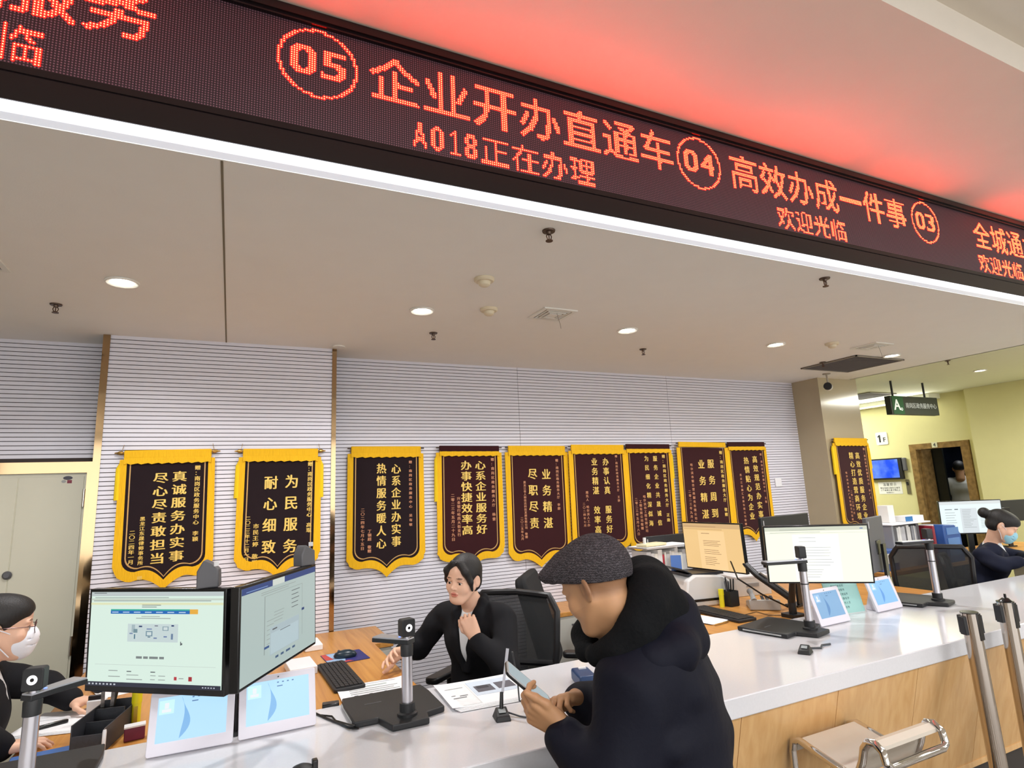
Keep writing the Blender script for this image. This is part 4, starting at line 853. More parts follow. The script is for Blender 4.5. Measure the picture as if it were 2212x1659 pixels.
# ---- around the middle scanner
boxthing('card_reader', 'white flat box behind the second tablet', 'box', (.33, 3.12, ZD), (.12, .2, .035), R_(3), M_WHITEPL)
boxthing('paper_box', 'small white box behind the sideways screen, near the wall', 'box', (.43, 3.55, ZD), (.09, .18, .03), R_(2), M_PAPER)
boxthing('usb_adapter', 'small black adapter between the second tablet and the middle scanner', 'adapter', (.365, 2.42, ZK-.04), (.06, .035, .05), R_(-8), M_SCRBLK, extra=[('label', (-.02, -.0185, .01), (.018, -.0175, .04), M_GREYPL)])
cb = MB(); cb.tube([(.30, 2.36, ZK+.004), (.33, 2.28, ZK+.004), (.36, 2.21, ZK+.004), (.385, 2.14, ZK+.006), (.41, 2.12, ZK+.008)], .004, 8)
tag(cb.build('cable', M_SCRBLK), 'black cable running from the second tablet to the middle document scanner', 'cable')
cb = MB(); cb.tube([(.31, 2.33, ZK+.004), (.35, 2.29, ZK+.004), (.355, 2.24, ZK+.004), (.392, 2.17, ZK+.005), (.40, 2.125, ZK+.016)], .003, 8)
tag(cb.build('cable', M_SCRBLK), 'thinner looping cable beside the left edge of the middle document scanner', 'cable')
# ---- counter pen stands
def pen_stand(label, c, rz, with_pen=True, lying=False):
    t = thing('pen_stand', label, 'pen stand', (c[0], c[1], ZK), rotz=rz)
    mb = MB(); mb.add([(-.026, -.03, .0005), (.026, -.03, .0005), (.03, .034, .0005), (-.03, .034, .0005), (-.022, -.022, .016), (.022, -.022, .016), (.018, .024, .032), (-.018, .024, .032)], [(0, 1, 2, 3), (4, 5, 6, 7), (0, 1, 5, 4), (1, 2, 6, 5), (2, 3, 7, 6), (3, 0, 4, 7)]); mb.build('base', M_SCN, t, bevel=.003)
    f = frame((0, -.0005, .0256), (1, 0, 0), (0, .944, .33)); mb = MB(); mb.prism(rrect(.024, .02, .002), .0, .001, f); mb.build('label', mat('stand_label', (150, 158, 160), rough=.5), t)
    if with_pen:
        mb = MB(); mb.tube([(0, .012, .028), (.006, .03, .075)], [.0075, .006], 10); mb.build('socket', M_SCRBLK, t)
    return t
pen_stand('black pen stand holding an upright clear pen below the phone', (.853, 1.955), R_(-14))
pn = thing('pen', 'clear upright pen in the black stand below the phone', 'pen', (.870, 1.985, ZK+.07))
mb = MB(); mb.tube([(0, 0, 0), (.035, .02, .135)], [.0045, .0055], 10); mb.build('barrel', mat('pen_clear', (214, 218, 230), rough=.2), pn)
cb = MB(); P = [(.878, 1.975, ZK+.012)]
P += [(.905+.055*(1-math.cos(a))*1.0, 1.955-.04*math.sin(a)-.01*a, ZK+.004) for a in [k*PI/8 for k in range(1, 12)]]+[(.94, 2.0, ZK+.03), (.945, 2.02, ZK+.1), (.925, 2.01, ZK+.19)]
cb.tube(P, .003, 8); tag(cb.build('coiled_cord', mat('cord_grey', (60, 62, 66), rough=.5)), 'dark cord looping beside the black pen stand below the phone', 'cord')
pen_stand('black pen stand with a fallen cord in front of the tall right scanner', (2.29, 1.925), R_(-60), False)
cb = MB(); cb.tube([(2.32, 1.935, ZK+.012), (2.36, 1.95, ZK+.006), (2.40, 1.93, ZK+.005), (2.44, 1.955, ZK+.006), (2.49, 1.95, ZK+.005)], .0045, 8); tag(cb.build('coiled_cord', MATS['cord_grey']), 'short dark cord of the right hand pen stand', 'cord')
bk = thing('pen_stand', 'black rounded stand top cut by the bottom picture edge', 'pen stand', (.205, 1.845, ZK))
mb = MB(); mb.lathe([(0, .0005), (.03, .0005), (.032, .02), (.026, .036), (.012, .042), (0, .043)]); mb.build('base', M_SCN, bk)
mb = MB(); mb.box((.034, .01, .03), (.016, .022, .03)); mb.build('socket', M_SCRBLK, bk, bevel=.003)
boxthing('blue_case', 'blue case on the counter half hidden behind the coat front', 'case', (1.275, 2.11, ZK), (.07, .13, .045), R_(-15), mat('case_blue', (38, 66, 108), rough=.4), bevel=.008, extra=[('white_clip', (-.01, .03, .045), (.02, .045, .05), M_WHITEPL)])

# ---- right oak desk: printer, files, pen cup, phone
pr = thing('printer', 'white printer with an open dark paper tray on the right oak desk', 'printer', (2.88, 3.21, ZD), rotz=R_(-10))
M_PRW = mat('printer_white', (226, 226, 226), rough=.45, var=.02)
mb = MB(); mb.prism([(-.19, 0), (.16, 0), (.16, .15), (.10, .185), (-.10, .20), (-.16, .17)], -.14, .14, frame((0, 0, 0), (1, 0, 0), (0, 0, 1))); mb.build('body', M_PRW, pr, bevel=.012)
mb = MB(); mb.span((-.14, -.11, .19), (.13, .11, .205)); mb.build('paper_tray', mat('tray_dark', (40, 42, 48), rough=.4), pr)
mb = MB(); mb.box((-.15, .0, .225), (.09, .22, .006), (0, R_(24), 0)); mb.build('tray_flap', MATS['tray_dark'], pr)
mb = MB(); mb.span((-.13, -.146, .035), (.11, -.135, .05)); mb.build('output_slot', M_SCRBLK, pr)
mb = MB(); mb.box((-.11, .07, .255), (.07, .05, .10), (R_(-15), 0, R_(-30))); mb.build('blue_sheets', mat('sheet_blue', (70, 110, 180), rough=.5), pr)
rk = thing('file_rack', 'pale rack of upright files left of the yellowish screen', 'file rack', (2.80, 3.46, .0), rotz=R_(2))
mb = MB(); mb.span((-.22, -.09, ZD+.0005), (.20, .08, .92)); mb.build('rack_body', mat('rack_grey', (186, 186, 186), rough=.5), rk)
rnd = random.Random(12)
x = -.21
while x < .17:
    w = rnd.choice((.012, .018, .03, .04)); c = rnd.choice(((236, 234, 232), (224, 224, 226), (206, 206, 210), (240, 238, 230), (190, 60, 70), (230, 228, 226), (170, 172, 178)))
    mb = MB(); mb.span((x, -.085, .9205), (x+w-.002, .075, .92+rnd.uniform(.15, .19))); mb.build('file', mat('file_%d_%d_%d' % c, c, rough=.6), rk); x += w
lf = thing('paper_stack', 'stack of papers lying on the upright files by the yellowish screen', 'papers', (2.80, 3.46, 1.112), rotz=R_(2))
for k in range(4):
    mb = MB(); mb.box((rnd.uniform(-.02, .02), rnd.uniform(-.01, .01), .003+k*.004), (.42, .19, .0032), (0, 0, rnd.uniform(-.06, .06))); mb.build('sheet', M_PAPER, lf)
boxthing('cream_folder', 'cream rolled folder on top of the paper stack behind the cap', 'folder', (2.69, 3.43, 1.131), (.20, .1, .018), R_(8), mat('folder_cream', (226, 216, 180), rough=.6), extra=[('white_tube', (-.075, -.01, .018), (-.06, .005, .06), M_WHITEPL)])
boxthing('storage_box', 'translucent white storage box right of the printer', 'box', (3.36, 3.27, ZD), (.28, .22, .12), R_(-10), mat('storage_white', (214, 216, 216), rough=.3), lid=(.012, M_WHITEPL), extra=[('handle_slot', (-.06, -.113, .06), (.04, -.11, .085), mat('slot_grey', (150, 152, 154), rough=.5))])
pc = thing('pen_cup', 'black mesh pen cup on the right oak desk', 'pen cup', (2.955, 3.005, ZD))
mb = MB(); mb.prism(rrect(.075, .075, .008), .001, .004); n = 4
for (a, b) in (((-.0375, -.0375), (.0375, -.0345)), ((-.0375, .0345), (.0375, .0375)), ((-.0375, -.0345), (-.0345, .0345)), ((.0345, -.0345), (.0375, .0345))): mb.span((*a, .004), (*b, .095))
mb.build('cup', M_SCN, pc)
for i, (dx, dy, L, tx, ty, c) in enumerate(((-.015, 0, .15, -.02, .0, (90, 92, 100)), (.0, .012, .17, .0, .015, (30, 30, 34)), (.014, -.008, .16, .02, .0, (30, 30, 34)), (.01, .016, .14, .02, .02, (60, 62, 70)), (-.008, -.015, .165, .0, -.01, (24, 24, 26)))):
    z0 = ZD+.006; a = (2.955+dx, 3.005+dy, z0); pen(('grey pen in the black mesh cup, leaning left', 'black pen in the middle of the mesh cup', 'black pen in the mesh cup, leaning right', 'short grey pen at the back of the mesh cup', 'thick black marker at the front of the mesh cup')[i], a, (a[0]+tx, a[1]+ty, z0+L), mat('penbody_%d' % c[0], c, rough=.4), .005)
gl2 = thing('glue_stick', 'yellow glue stick standing left of the black mesh pen cup', 'glue stick', (2.885, 3.01, ZD))
mb = MB(); mb.lathe([(0, .0005), (.015, .0005), (.0155, .075), (0, .075)]); mb.build('tube', M_GLUE, gl2)
mb = MB(); mb.lathe([(0, .075), (.017, .075), (.017, .11), (0, .111)]); mb.build('cap', MATS['glue_cap'], gl2)
ph = thing('desk_phone', 'grey desk telephone on the right oak desk under the monitor arm', 'telephone', (3.06, 2.84, ZD), rotz=R_(-40))
M_PHG = mat('phone_grey', (178, 178, 176), rough=.45)
mb = MB(); mb.prism([(-.09, .001), (.09, .001), (.09, .03), (-.09, .065)], -.09, .09, frame((0, 0, 0), (0, 1, 0), (0, 0, 1))); mb.build('body', M_PHG, ph, bevel=.006)
mb = MB(); mb.tube([(-.06, -.085, .055), (-.062, -.05, .075), (-.062, .05, .085), (-.06, .085, .085)], [.02, .015, .015, .02], 10); mb.build('handset', mat('phone_grey_dark', (150, 150, 150), rough=.45), ph)
mb = MB()
for i in range(3):
    for j in range(4): mb.box((.0+.026*i, -.04+.024*j, .052+.004*j), (.018, .015, .008))
mb.build('buttons', M_GREYPL, ph)
cb = MB(); cb.tube([(2.80, 2.75, ZD+.004), (2.86, 2.71, ZD+.02), (2.90, 2.66, ZD+.004), (2.96, 2.62, ZD+.004)], .003, 8); tag(cb.build('cable', mat('cable_tan', (110, 84, 50), rough=.5)), 'brown cable curving on the right oak desk beside the keyboard', 'cable')
# ---- far right desk
def bk_files(cx, cy, z, L, label):
    t = thing('file_rack', label, 'file rack', (cx, cy, 0), rotz=R_(0))
    mb = MB(); mb.span((-L/2, -.1, ZD+.0005), (L/2, .15, z)); mb.build('rack_body', MATS['rack_grey'], t)
    x = -L/2+.01
    while x < L/2-.03:
        w = rnd.choice((.014, .02, .028, .04)); c = rnd.choice(((200, 200, 204), (224, 222, 220), (150, 152, 158), (186, 186, 190), (236, 234, 230), (96, 96, 100)))
        mb = MB(); mb.span((x, -.1, z+.0005), (x+w-.002, .13, z+rnd.uniform(.17, .2))); mb.build('file', mat('file_%d_%d_%d' % c, c, rough=.6), t); x += w
    return t
bk_files(5.34, 3.38, .915, .42, 'rack of grey and white files at the far right before the stone pillar')
boxthing('paper_stack', 'flat papers lying over the far right file rack', 'papers', (5.40, 3.38, 1.117), (.56, .24, .012), 0, M_PAPER)
boxthing('paper_roll_box', 'tall white box standing on the far right file papers', 'box', (5.32, 3.42, 1.130), (.10, .09, .15), R_(5), mat('white_card', (228, 226, 222), rough=.6))
boxthing('tissue_box', 'white box with a blue print on the far right file papers', 'box', (5.56, 3.38, 1.130), (.24, .12, .05), R_(-4), M_WHITEPL, extra=[('blue_print', (-.122, -.062, .004), (-.03, -.0605, .045), mat('print_blue', (36, 110, 170), rough=.5))])
boxthing('red_file', 'red file standing right of the far right file rack', 'file', (5.60, 3.30, ZD), (.03, .2, .33), 0, mat('file_red', (150, 36, 54), rough=.5))
boxthing('white_binder', 'white binder standing between the red file and the blue organiser', 'binder', (5.68, 3.36, ZD), (.10, .18, .33), 0, mat('binder_white', (226, 226, 232), rough=.5))
bo = thing('desk_organizer', 'blue plastic desk organiser left of the far right screen', 'organiser', (5.86, 3.30, ZD))
mb = MB(); mb.prism([(-.12, 0), (.14, 0), (.13, .24), (.06, .32), (-.12, .33)], -.1, .1, frame((0, 0, 0), (1, 0, 0), (0, 0, 1))); mb.build('body', mat('organiser_blue', (44, 88, 160), rough=.4), bo, bevel=.006)
for k in range(3): mb = MB(); mb.span((-.08, -.104, .06+.09*k), (.10, -.10, .12+.09*k)); mb.build('slot', mat('slot_blue', (96, 140, 200), rough=.4), bo)
db = thing('desk_tray', 'blue drawer tray with three white fronts below the far right files', 'tray', (5.08, 3.36, .0))
mb = MB(); mb.span((-.20, -.12, ZD+.0005), (.035, .12, .93)); mb.build('case', mat('tray_blue', (64, 92, 150), rough=.45), db, bevel=.004)
for k in range(3): mb = MB(); mb.span((-.19+.075*k, -.124, .82), (-.125+.075*k, -.12, .90)); mb.build('drawer_front', mat('front_cream', (208, 204, 196), rough=.5), db)
# ================================================================== CHAIRS, STOOL, POSTS
def mesh_fabric():
    m = mat('chair_mesh', (40, 42, 44), rough=.8, var=.15, vscale=200); nt = m.node_tree; b = nt.nodes['Principled BSDF']
    b.inputs['Alpha'].default_value = .72; return m
def office_chair(label, loc, f, headrest=False, back_w=.46, back_top=.50, lean=8, meshy=True, z_seat=.45):
    yaw = math.atan2(-f[0], f[1]); t = thing('office_chair', label, 'chair', (loc[0], loc[1], 0), rotz=yaw)
    mb = MB(); mb.prism(rrect(.48, .46, .09), z_seat-.05, z_seat+.02); mb.build('seat', mat('chair_black_fabric', (22, 22, 24), rough=.9, bump=.2, bscale=200), t, bevel=.02)
    B = Matrix.Translation((0, -.25, z_seat+.06)) @ Matrix.Rotation(R_(lean), 4, 'X')
    def bp(x, z): return B @ Vector((x, -.035*math.cos(PI*x/back_w)+.03, z))
    w, h = back_w, back_top
    if meshy:
        P = [(-w*.42, 0), (-w*.49, h*.5), (-w*.5, h*.85), (-w*.4, h), (0, h*1.02), (w*.4, h), (w*.5, h*.85), (w*.49, h*.5), (w*.42, 0), (0, -.015)]
        Q = []
        for i in range(len(P)):
            a, b = P[i], P[(i+1) % len(P)]
            for k in range(3): Q.append((a[0]+(b[0]-a[0])*k/3, a[1]+(b[1]-a[1])*k/3))
        mb = MB(); mb.tube([bp(*q) for q in Q], .017, 8, closed=True); mb.build('back_frame', M_BLACKPL, t)
        mb = MB(); n, m_ = 8, 8; V = []
        for j in range(m_+1):
            z = h*j/m_; ww = w*(.42+.08*min(1, j/m_*1.2)) if j < m_ else w*.42
            V += [bp(-ww+2*ww*i/n, z) for i in range(n+1)]
        o_ = len(V); off = B.to_3x3() @ Vector((0, -.004, 0)); V += [v+off for v in V]
        F_ = [(j*(n+1)+i, j*(n+1)+i+1, (j+1)*(n+1)+i+1, (j+1)*(n+1)+i) for j in range(m_) for i in range(n)]
        mb.add(V, F_+[tuple(q+o_ for q in f_[::-1]) for f_ in F_]); mb.build('back_mesh', mesh_fabric(), t)
        mb = MB(); mb.tube([bp(-w*.47, h*.36), bp(0, h*.34)-off*8, bp(w*.47, h*.36)], .016, 8); mb.build('lumbar_bar', M_BLACKPL, t)
    else:
        mb = MB(); mb.prism(rrect(w, h, .06, cy=h/2), -.04, .03, B @ frame((0, 0, 0), (1, 0, 0), (0, 0, 1))); mb.build('backrest', MATS['chair_black_fabric'], t, bevel=.02)
    if headrest:
        mb = MB(); mb.prism(rrect(.28, .15, .05, cy=h+.09), -.03, .035, B @ frame((0, 0, 0), (1, 0, 0), (0, 0, 1))); mb.build('headrest', MATS['chair_black_fabric'], t, bevel=.015)
    for s in (-1, 1):
        mb = MB(); mb.tube([(s*.22, -.05, z_seat-.03), (s*.27, -.05, z_seat-.01), (s*.28, -.06, z_seat+.19)], .016, 8); mb.build('arm_support', M_BLACKPL, t)
        mb = MB(); mb.prism(rrect(.075, .27, .03, cx=s*.28, cy=-.02), z_seat+.19, z_seat+.22); mb.build('armrest', M_BLACKPL, t, bevel=.008)
    mb = MB(); mb.tube([(0, -.2, z_seat-.06), (0, -.27, z_seat-.02), bp(0, .05)], .025, 8); mb.build('back_support', M_BLACKPL, t)
    mb = MB(); mb.cyl((0, 0, .09), (0, 0, z_seat-.05), .028); mb.build('gas_column', M_STEEL, t)
    for k in range(5):
        a = 2*PI*k/5+.3; mb = MB(); mb.tube([(0, 0, .1), (.29*math.cos(a), .29*math.sin(a), .075)], [.03, .018], 8); l = mb.build('leg', M_BLACKPL, t)
        mb = MB(); mb.cyl((.29*math.cos(a)-.02, .29*math.sin(a), .03), (.29*math.cos(a)+.02, .29*math.sin(a), .03), .029, seg=14); mb.build('caster', M_BLACKPL, l)
    return t
office_chair('black mesh office chair behind the seated woman', (1.17, 2.80), (-.8, -.6), z_seat=.45, back_w=.50, back_top=.50, lean=6)
office_chair('black high backed chair standing empty between the woman and the right desk', (1.985, 3.14), (.80, -.60), meshy=False, back_w=.47, back_top=.56, lean=16)
office_chair('black mesh chair standing empty left of the far right clerk', (4.80, 2.84), (.8, .6), z_seat=.47, back_w=.48, back_top=.50, lean=8)
office_chair('black office chair under the bowed clerk at the far right', (5.62, 2.86), (.41, -.91), z_seat=.45, back_w=.44, back_top=.34)
office_chair('black office chair under the masked clerk at the left picture edge', (-.98, 2.86), (.97, .2), z_seat=.45, back_w=.46, back_top=.42)

def bar_stool(label, loc, visible=True):
    t = thing('bar_stool', label, 'stool', (loc[0], loc[1], 0)); M_CH = mat('chrome', (216, 212, 208), rough=.06, metal=1.0, var=.02)
    # profile in (y, z): counter side waterfall edge, dip, rising rear lip
    prof = [(.155, .565), (.150, .593), (.13, .603), (.06, .588), (-.03, .568), (-.07, .562), (-.093, .575), (-.112, .620), (-.122, .660), (-.138, .682), (-.162, .688), (-.182, .676)]
    mb = MB(); V = []; w = .150
    for (y, z) in prof: V += [(-w, y, z+.006), (w, y, z+.006), (w, y, z-.006), (-w, y, z-.006)]
    mb.add(V, [(i*4+k, i*4+(k+1) % 4, (i+1)*4+(k+1) % 4, (i+1)*4+k) for i in range(len(prof)-1) for k in range(4)]+[(0, 1, 2, 3), tuple(len(prof)*4-4+k for k in range(4))]); mb.build('seat', mat('stool_seat', (206, 196, 182), rough=.25, coat=.3), t)
    fp = [(.145, .02), (.16, .30), (.165, .56), (.158, .592), (.13, .603), (.06, .586), (-.03, .566), (-.07, .560), (-.094, .574), (-.114, .620), (-.126, .662), (-.145, .688), (-.168, .692), (-.192, .674), (-.198, .64)]
    for s in (-1, 1):
        mb = MB(); mb.tube([(s*.160, y, z) for y, z in fp[2:]], .013, 10); mb.build('side_rail', M_CH, t)
    mb = MB(); mb.tube([(-.160, -.198, .64), (-.14, -.2, .628), (.14, -.2, .628), (.160, -.198, .64)], .013, 10); mb.build('rear_rail', M_CH, t)
    mb = MB(); mb.tube([(-.160, .165, .56), (-.160, .165, .30), (-.14, .165, .27), (.14, .165, .27), (.160, .165, .30), (.160, .165, .56)], .013, 10); mb.build('footrest_loop', M_CH, t)
    mb = MB(); mb.cyl((0, 0, .02), (0, 0, .36), .03); mb.cyl((0, 0, .34), (0, 0, .555), .02); mb.build('column', M_CH, t)
    mb = MB(); mb.lathe([(0, .0005), (.20, .0005), (.20, .012), (.05, .03), (0, .03)], seg=36); mb.build('base', M_CH, t)
    mb = MB(); mb.tube([(.03, .0, .54), (.1, -.02, .53), (.17, -.03, .52)], .007, 8); mb.build('height_lever', M_SCRBLK, t)
    return t
bar_stool('chrome bar stool with a pale bent seat at the counter front, right of the coat', (2.085, 1.56))
bar_stool('chrome bar stool under the man in the dark coat', (1.18, 1.36))
def post(label, x, y, hgt, tilt, cap):
    t = thing('barrier_post', label, 'post', (x, y, 0), rot=(0, R_(tilt), 0), group='steel barrier posts in front of the counter')
    mb = MB(); mb.lathe([(0, .0), (.14, .0), (.14, .008), (.06, .03), (0, .03)], seg=36); mb.build('base', M_STEEL, t)
    mb = MB(); mb.cyl((0, 0, .02), (0, 0, hgt), .033, seg=28); mb.build('tube', mat('post_steel', (196, 186, 176), rough=.13, metal=1.0), t)
    mb = MB(); mb.lathe([(0, hgt), (.034, hgt), (.034, hgt+.003), (.0, hgt+.005)]); mb.build('top_cap', M_SCRBLK, t)
    if cap:
        mb = MB(); mb.lathe([(.0, hgt+.004), (.028, hgt+.004), (.014, hgt+.016), (.005, hgt+.018), (.005, hgt+.034), (0, hgt+.034)], c=(.008, 0, 0)); mb.build('sign_socket', M_SCRBLK, t)
    for k, a in enumerate((-.25, PI/2, PI-.35)):
        c, s = math.cos(a), math.sin(a); mb = MB(); mb.box((.036*c, .036*s, hgt-.05), (.018 if k else .024, .03, .075), (0, 0, a)); mb.build('belt_clip', M_BLACKPL, t, bevel=.002)
    mb = MB(); mb.box((.004, -.0325, hgt-.055), (.03, .004, .11)); mb.build('belt_slot', M_SCRBLK, t, bevel=.003)
post('steel barrier post, left and shorter of the two', 2.955, 1.585, .945, -1.8, False)
post('steel barrier post on the right with a pin on its top', 3.245, 1.60, .95, .3, True)
# ================================================================== PEOPLE
class Field:
    """Signed distance field on a grid, built from smoothly blended shapes and meshed as one surface."""
    def __init__(s, lo, hi, h):
        s.lo = np.array(lo, np.float32); s.h = h; s.n = np.ceil((np.array(hi)-s.lo)/h).astype(int)+1
        s.f = np.full(s.n, .06, np.float32); s.M = np.eye(4)
    def frame(s, M): s.M = np.array(M, dtype=np.float64) if M is not None else np.eye(4); return s
    def _blk(s, pts, pad):
        W = np.array([(s.M @ np.append(p, 1))[:3] for p in pts])
        a = np.clip(np.floor((W.min(0)-pad-s.lo)/s.h).astype(int), 0, s.n-1); b = np.clip(np.ceil((W.max(0)+pad-s.lo)/s.h).astype(int)+1, 1, s.n)
        if (b-a).min() <= 0: return None
        ax = [s.lo[i]+s.h*np.arange(a[i], b[i], dtype=np.float32) for i in range(3)]
        G = np.stack(np.meshgrid(*ax, indexing='ij'), -1)
        Mi = np.linalg.inv(s.M).astype(np.float32); G = G @ Mi[:3, :3].T + Mi[:3, 3]
        return tuple(slice(a[i], b[i]) for i in range(3)), G
    def _op(s, sl, d, k, op):
        a = s.f[sl]
        if op == 'u':
            h = np.maximum(k-np.abs(a-d), 0)/max(k, 1e-6); s.f[sl] = np.minimum(a, d)-h*h*k*.25
        elif op == 's':
            d = -d; h = np.maximum(k-np.abs(a-d), 0)/max(k, 1e-6); s.f[sl] = np.maximum(a, d)+h*h*k*.25
    def cone(s, a, b, r1, r2, k=.01, op='u'):
        a, b = np.array(a, np.float32), np.array(b, np.float32); r = max(r1, r2)
        q = s._blk([a-r, a+r, b-r, b+r]+[np.array(p) for p in ((a[0]-r, a[1]+r, a[2]+r), (a[0]+r, a[1]-r, a[2]-r), (b[0]-r, b[1]+r, b[2]+r), (b[0]+r, b[1]-r, b[2]-r), (a[0]-r, a[1]-r, a[2]+r), (a[0]+r, a[1]+r, a[2]-r), (b[0]-r, b[1]-r, b[2]+r), (b[0]+r, b[1]+r, b[2]-r))], k+2*s.h)
        if q is None: return s
        sl, G = q; ab = b-a; L = float(ab @ ab)+1e-12; t = np.clip(((G-a) @ ab)/L, 0, 1)
        d = np.linalg.norm(G-a-t[..., None]*ab, axis=-1)-(r1+t*(r2-r1)); s._op(sl, d, k, op); return s
    def chain(s, pts, rs, k=.01, op='u'):
        for i in range(len(pts)-1): s.cone(pts[i], pts[i+1], rs[i], rs[i+1], k, op)
        return s
    def ell(s, c, r, k=.01, op='u', R=None):
        c = np.array(c, np.float32); r = np.array(r, np.float32); m = float(r.max()) if R is not None else r
        q = s._blk([c+np.array((i, j, l))*m for i in (-1, 1) for j in (-1, 1) for l in (-1, 1)], k+2*s.h)
        if q is None: return s
        sl, G = q; p = G-c
        if R is not None: p = p @ np.array(R, np.float32)
        k0 = np.linalg.norm(p/r, axis=-1); k1 = np.linalg.norm(p/(r*r), axis=-1)+1e-9
        s._op(sl, k0*(k0-1)/k1, k, op); return s
    def fn(s, lo, hi, f, k=.004, op='s'):
        q = s._blk([np.array((x, y, z)) for x in (lo[0], hi[0]) for y in (lo[1], hi[1]) for z in (lo[2], hi[2])], 0)
        if q is None: return s
        sl, G = q; s._op(sl, f(G[..., 0], G[..., 1], G[..., 2]).astype(np.float32), k, op); return s
    def mesh(s, name, material, parent, base, colf=None):
        f = s.f; ins = f < 0; c = np.zeros(s.n-1, np.uint8)
        for i in (0, 1):
            for j in (0, 1):
                for l in (0, 1): c += ins[i:s.n[0]-1+i, j:s.n[1]-1+j, l:s.n[2]-1+l]
        cells = np.argwhere((c > 0) & (c < 8)); idx = np.full(s.n-1, -1, np.int32); idx[tuple(cells.T)] = np.arange(len(cells))
        acc = np.zeros((len(cells), 3), np.float32); cnt = np.zeros(len(cells), np.float32)
        cor = [(i, j, l) for i in (0, 1) for j in (0, 1) for l in (0, 1)]
        val = {q: f[cells[:, 0]+q[0], cells[:, 1]+q[1], cells[:, 2]+q[2]] for q in cor}
        for q in cor:
            for ax in range(3):
                if q[ax]: continue
                q2 = tuple(v+(1 if i == ax else 0) for i, v in enumerate(q)); a, b = val[q], val[q2]; m = (a < 0) != (b < 0)
                t = np.where(m, a/np.where(m, a-b, 1), 0); p = np.tile(np.array(q, np.float32), (len(cells), 1)); p[:, ax] += t
                acc[m] += p[m]; cnt[m] += 1
        V = s.lo+s.h*(cells+acc/cnt[:, None]); Q = []
        for ax in range(3):
            b1, b2 = (ax+1) % 3, (ax+2) % 3
            A = np.take(ins, range(s.n[ax]-1), ax); B = np.take(ins, range(1, s.n[ax]), ax)
            E = np.argwhere(A != B); E = E[(E[:, b1] > 0) & (E[:, b2] > 0) & (E[:, b1] < s.n[b1]-1) & (E[:, b2] < s.n[b2]-1)]
            st_ = A[tuple(E.T)]
            def I(d1, d2):
                W = E.copy(); W[:, b1] += d1; W[:, b2] += d2; return idx[tuple(W.T)]
            q = np.stack([I(-1, -1), I(0, -1), I(0, 0), I(-1, 0)], 1); q[~st_] = q[~st_][:, ::-1]; Q.append(q)
        Q = np.concatenate(Q); Q = Q[(Q >= 0).all(1)]
        me = bpy.data.meshes.new(name); base = np.array(base, np.float32); P = (V-base).astype(np.float32)
        me.vertices.add(len(P)); me.vertices.foreach_set('co', P.ravel()); me.loops.add(Q.size); me.loops.foreach_set('vertex_index', Q.ravel().astype(np.int32))
        me.polygons.add(len(Q)); me.polygons.foreach_set('loop_start', np.arange(0, Q.size, 4, dtype=np.int32)); me.polygons.foreach_set('loop_total', np.full(len(Q), 4, np.int32))
        me.update(); me.validate(); me.materials.append(material); me.shade_smooth()
        if colf is not None:
            at = me.color_attributes.new('Col', 'FLOAT_COLOR', 'POINT'); C = np.ones((len(V), 4), np.float32); C[:, :3] = colf(V); at.data.foreach_set('color', C.ravel())
        o = bpy.data.objects.new(name, me); COL.objects.link(o); o.parent = parent; return o
def head_frame(c, f, pitch=0.0, roll=0.0):
    f = Vector((f[0], f[1], 0)).normalized(); r = Vector((f.y, -f.x, 0)); u = Vector((0, 0, 1))
    M = Matrix(((r.x, f.x, u.x, c[0]), (r.y, f.y, u.y, c[1]), (r.z, f.z, u.z, c[2]), (0, 0, 0, 1)))
    return M @ Matrix.Rotation(-pitch, 4, 'X') @ Matrix.Rotation(roll, 4, 'Y')
def wrinkle(S, amp, fr):
    x, y, z = [S.lo[i]+S.h*np.arange(S.n[i], dtype=np.float32) for i in range(3)]
    x, y, z = x[:, None, None], y[None, :, None], z[None, None, :]
    S.f += amp*np.sin(fr*(z*1.2+.5*x-.3*y)+4.5*np.sin(8*x+5*y)+2.5*np.sin(11*z-6*y))*np.sin(9*x-7*y+5*z)
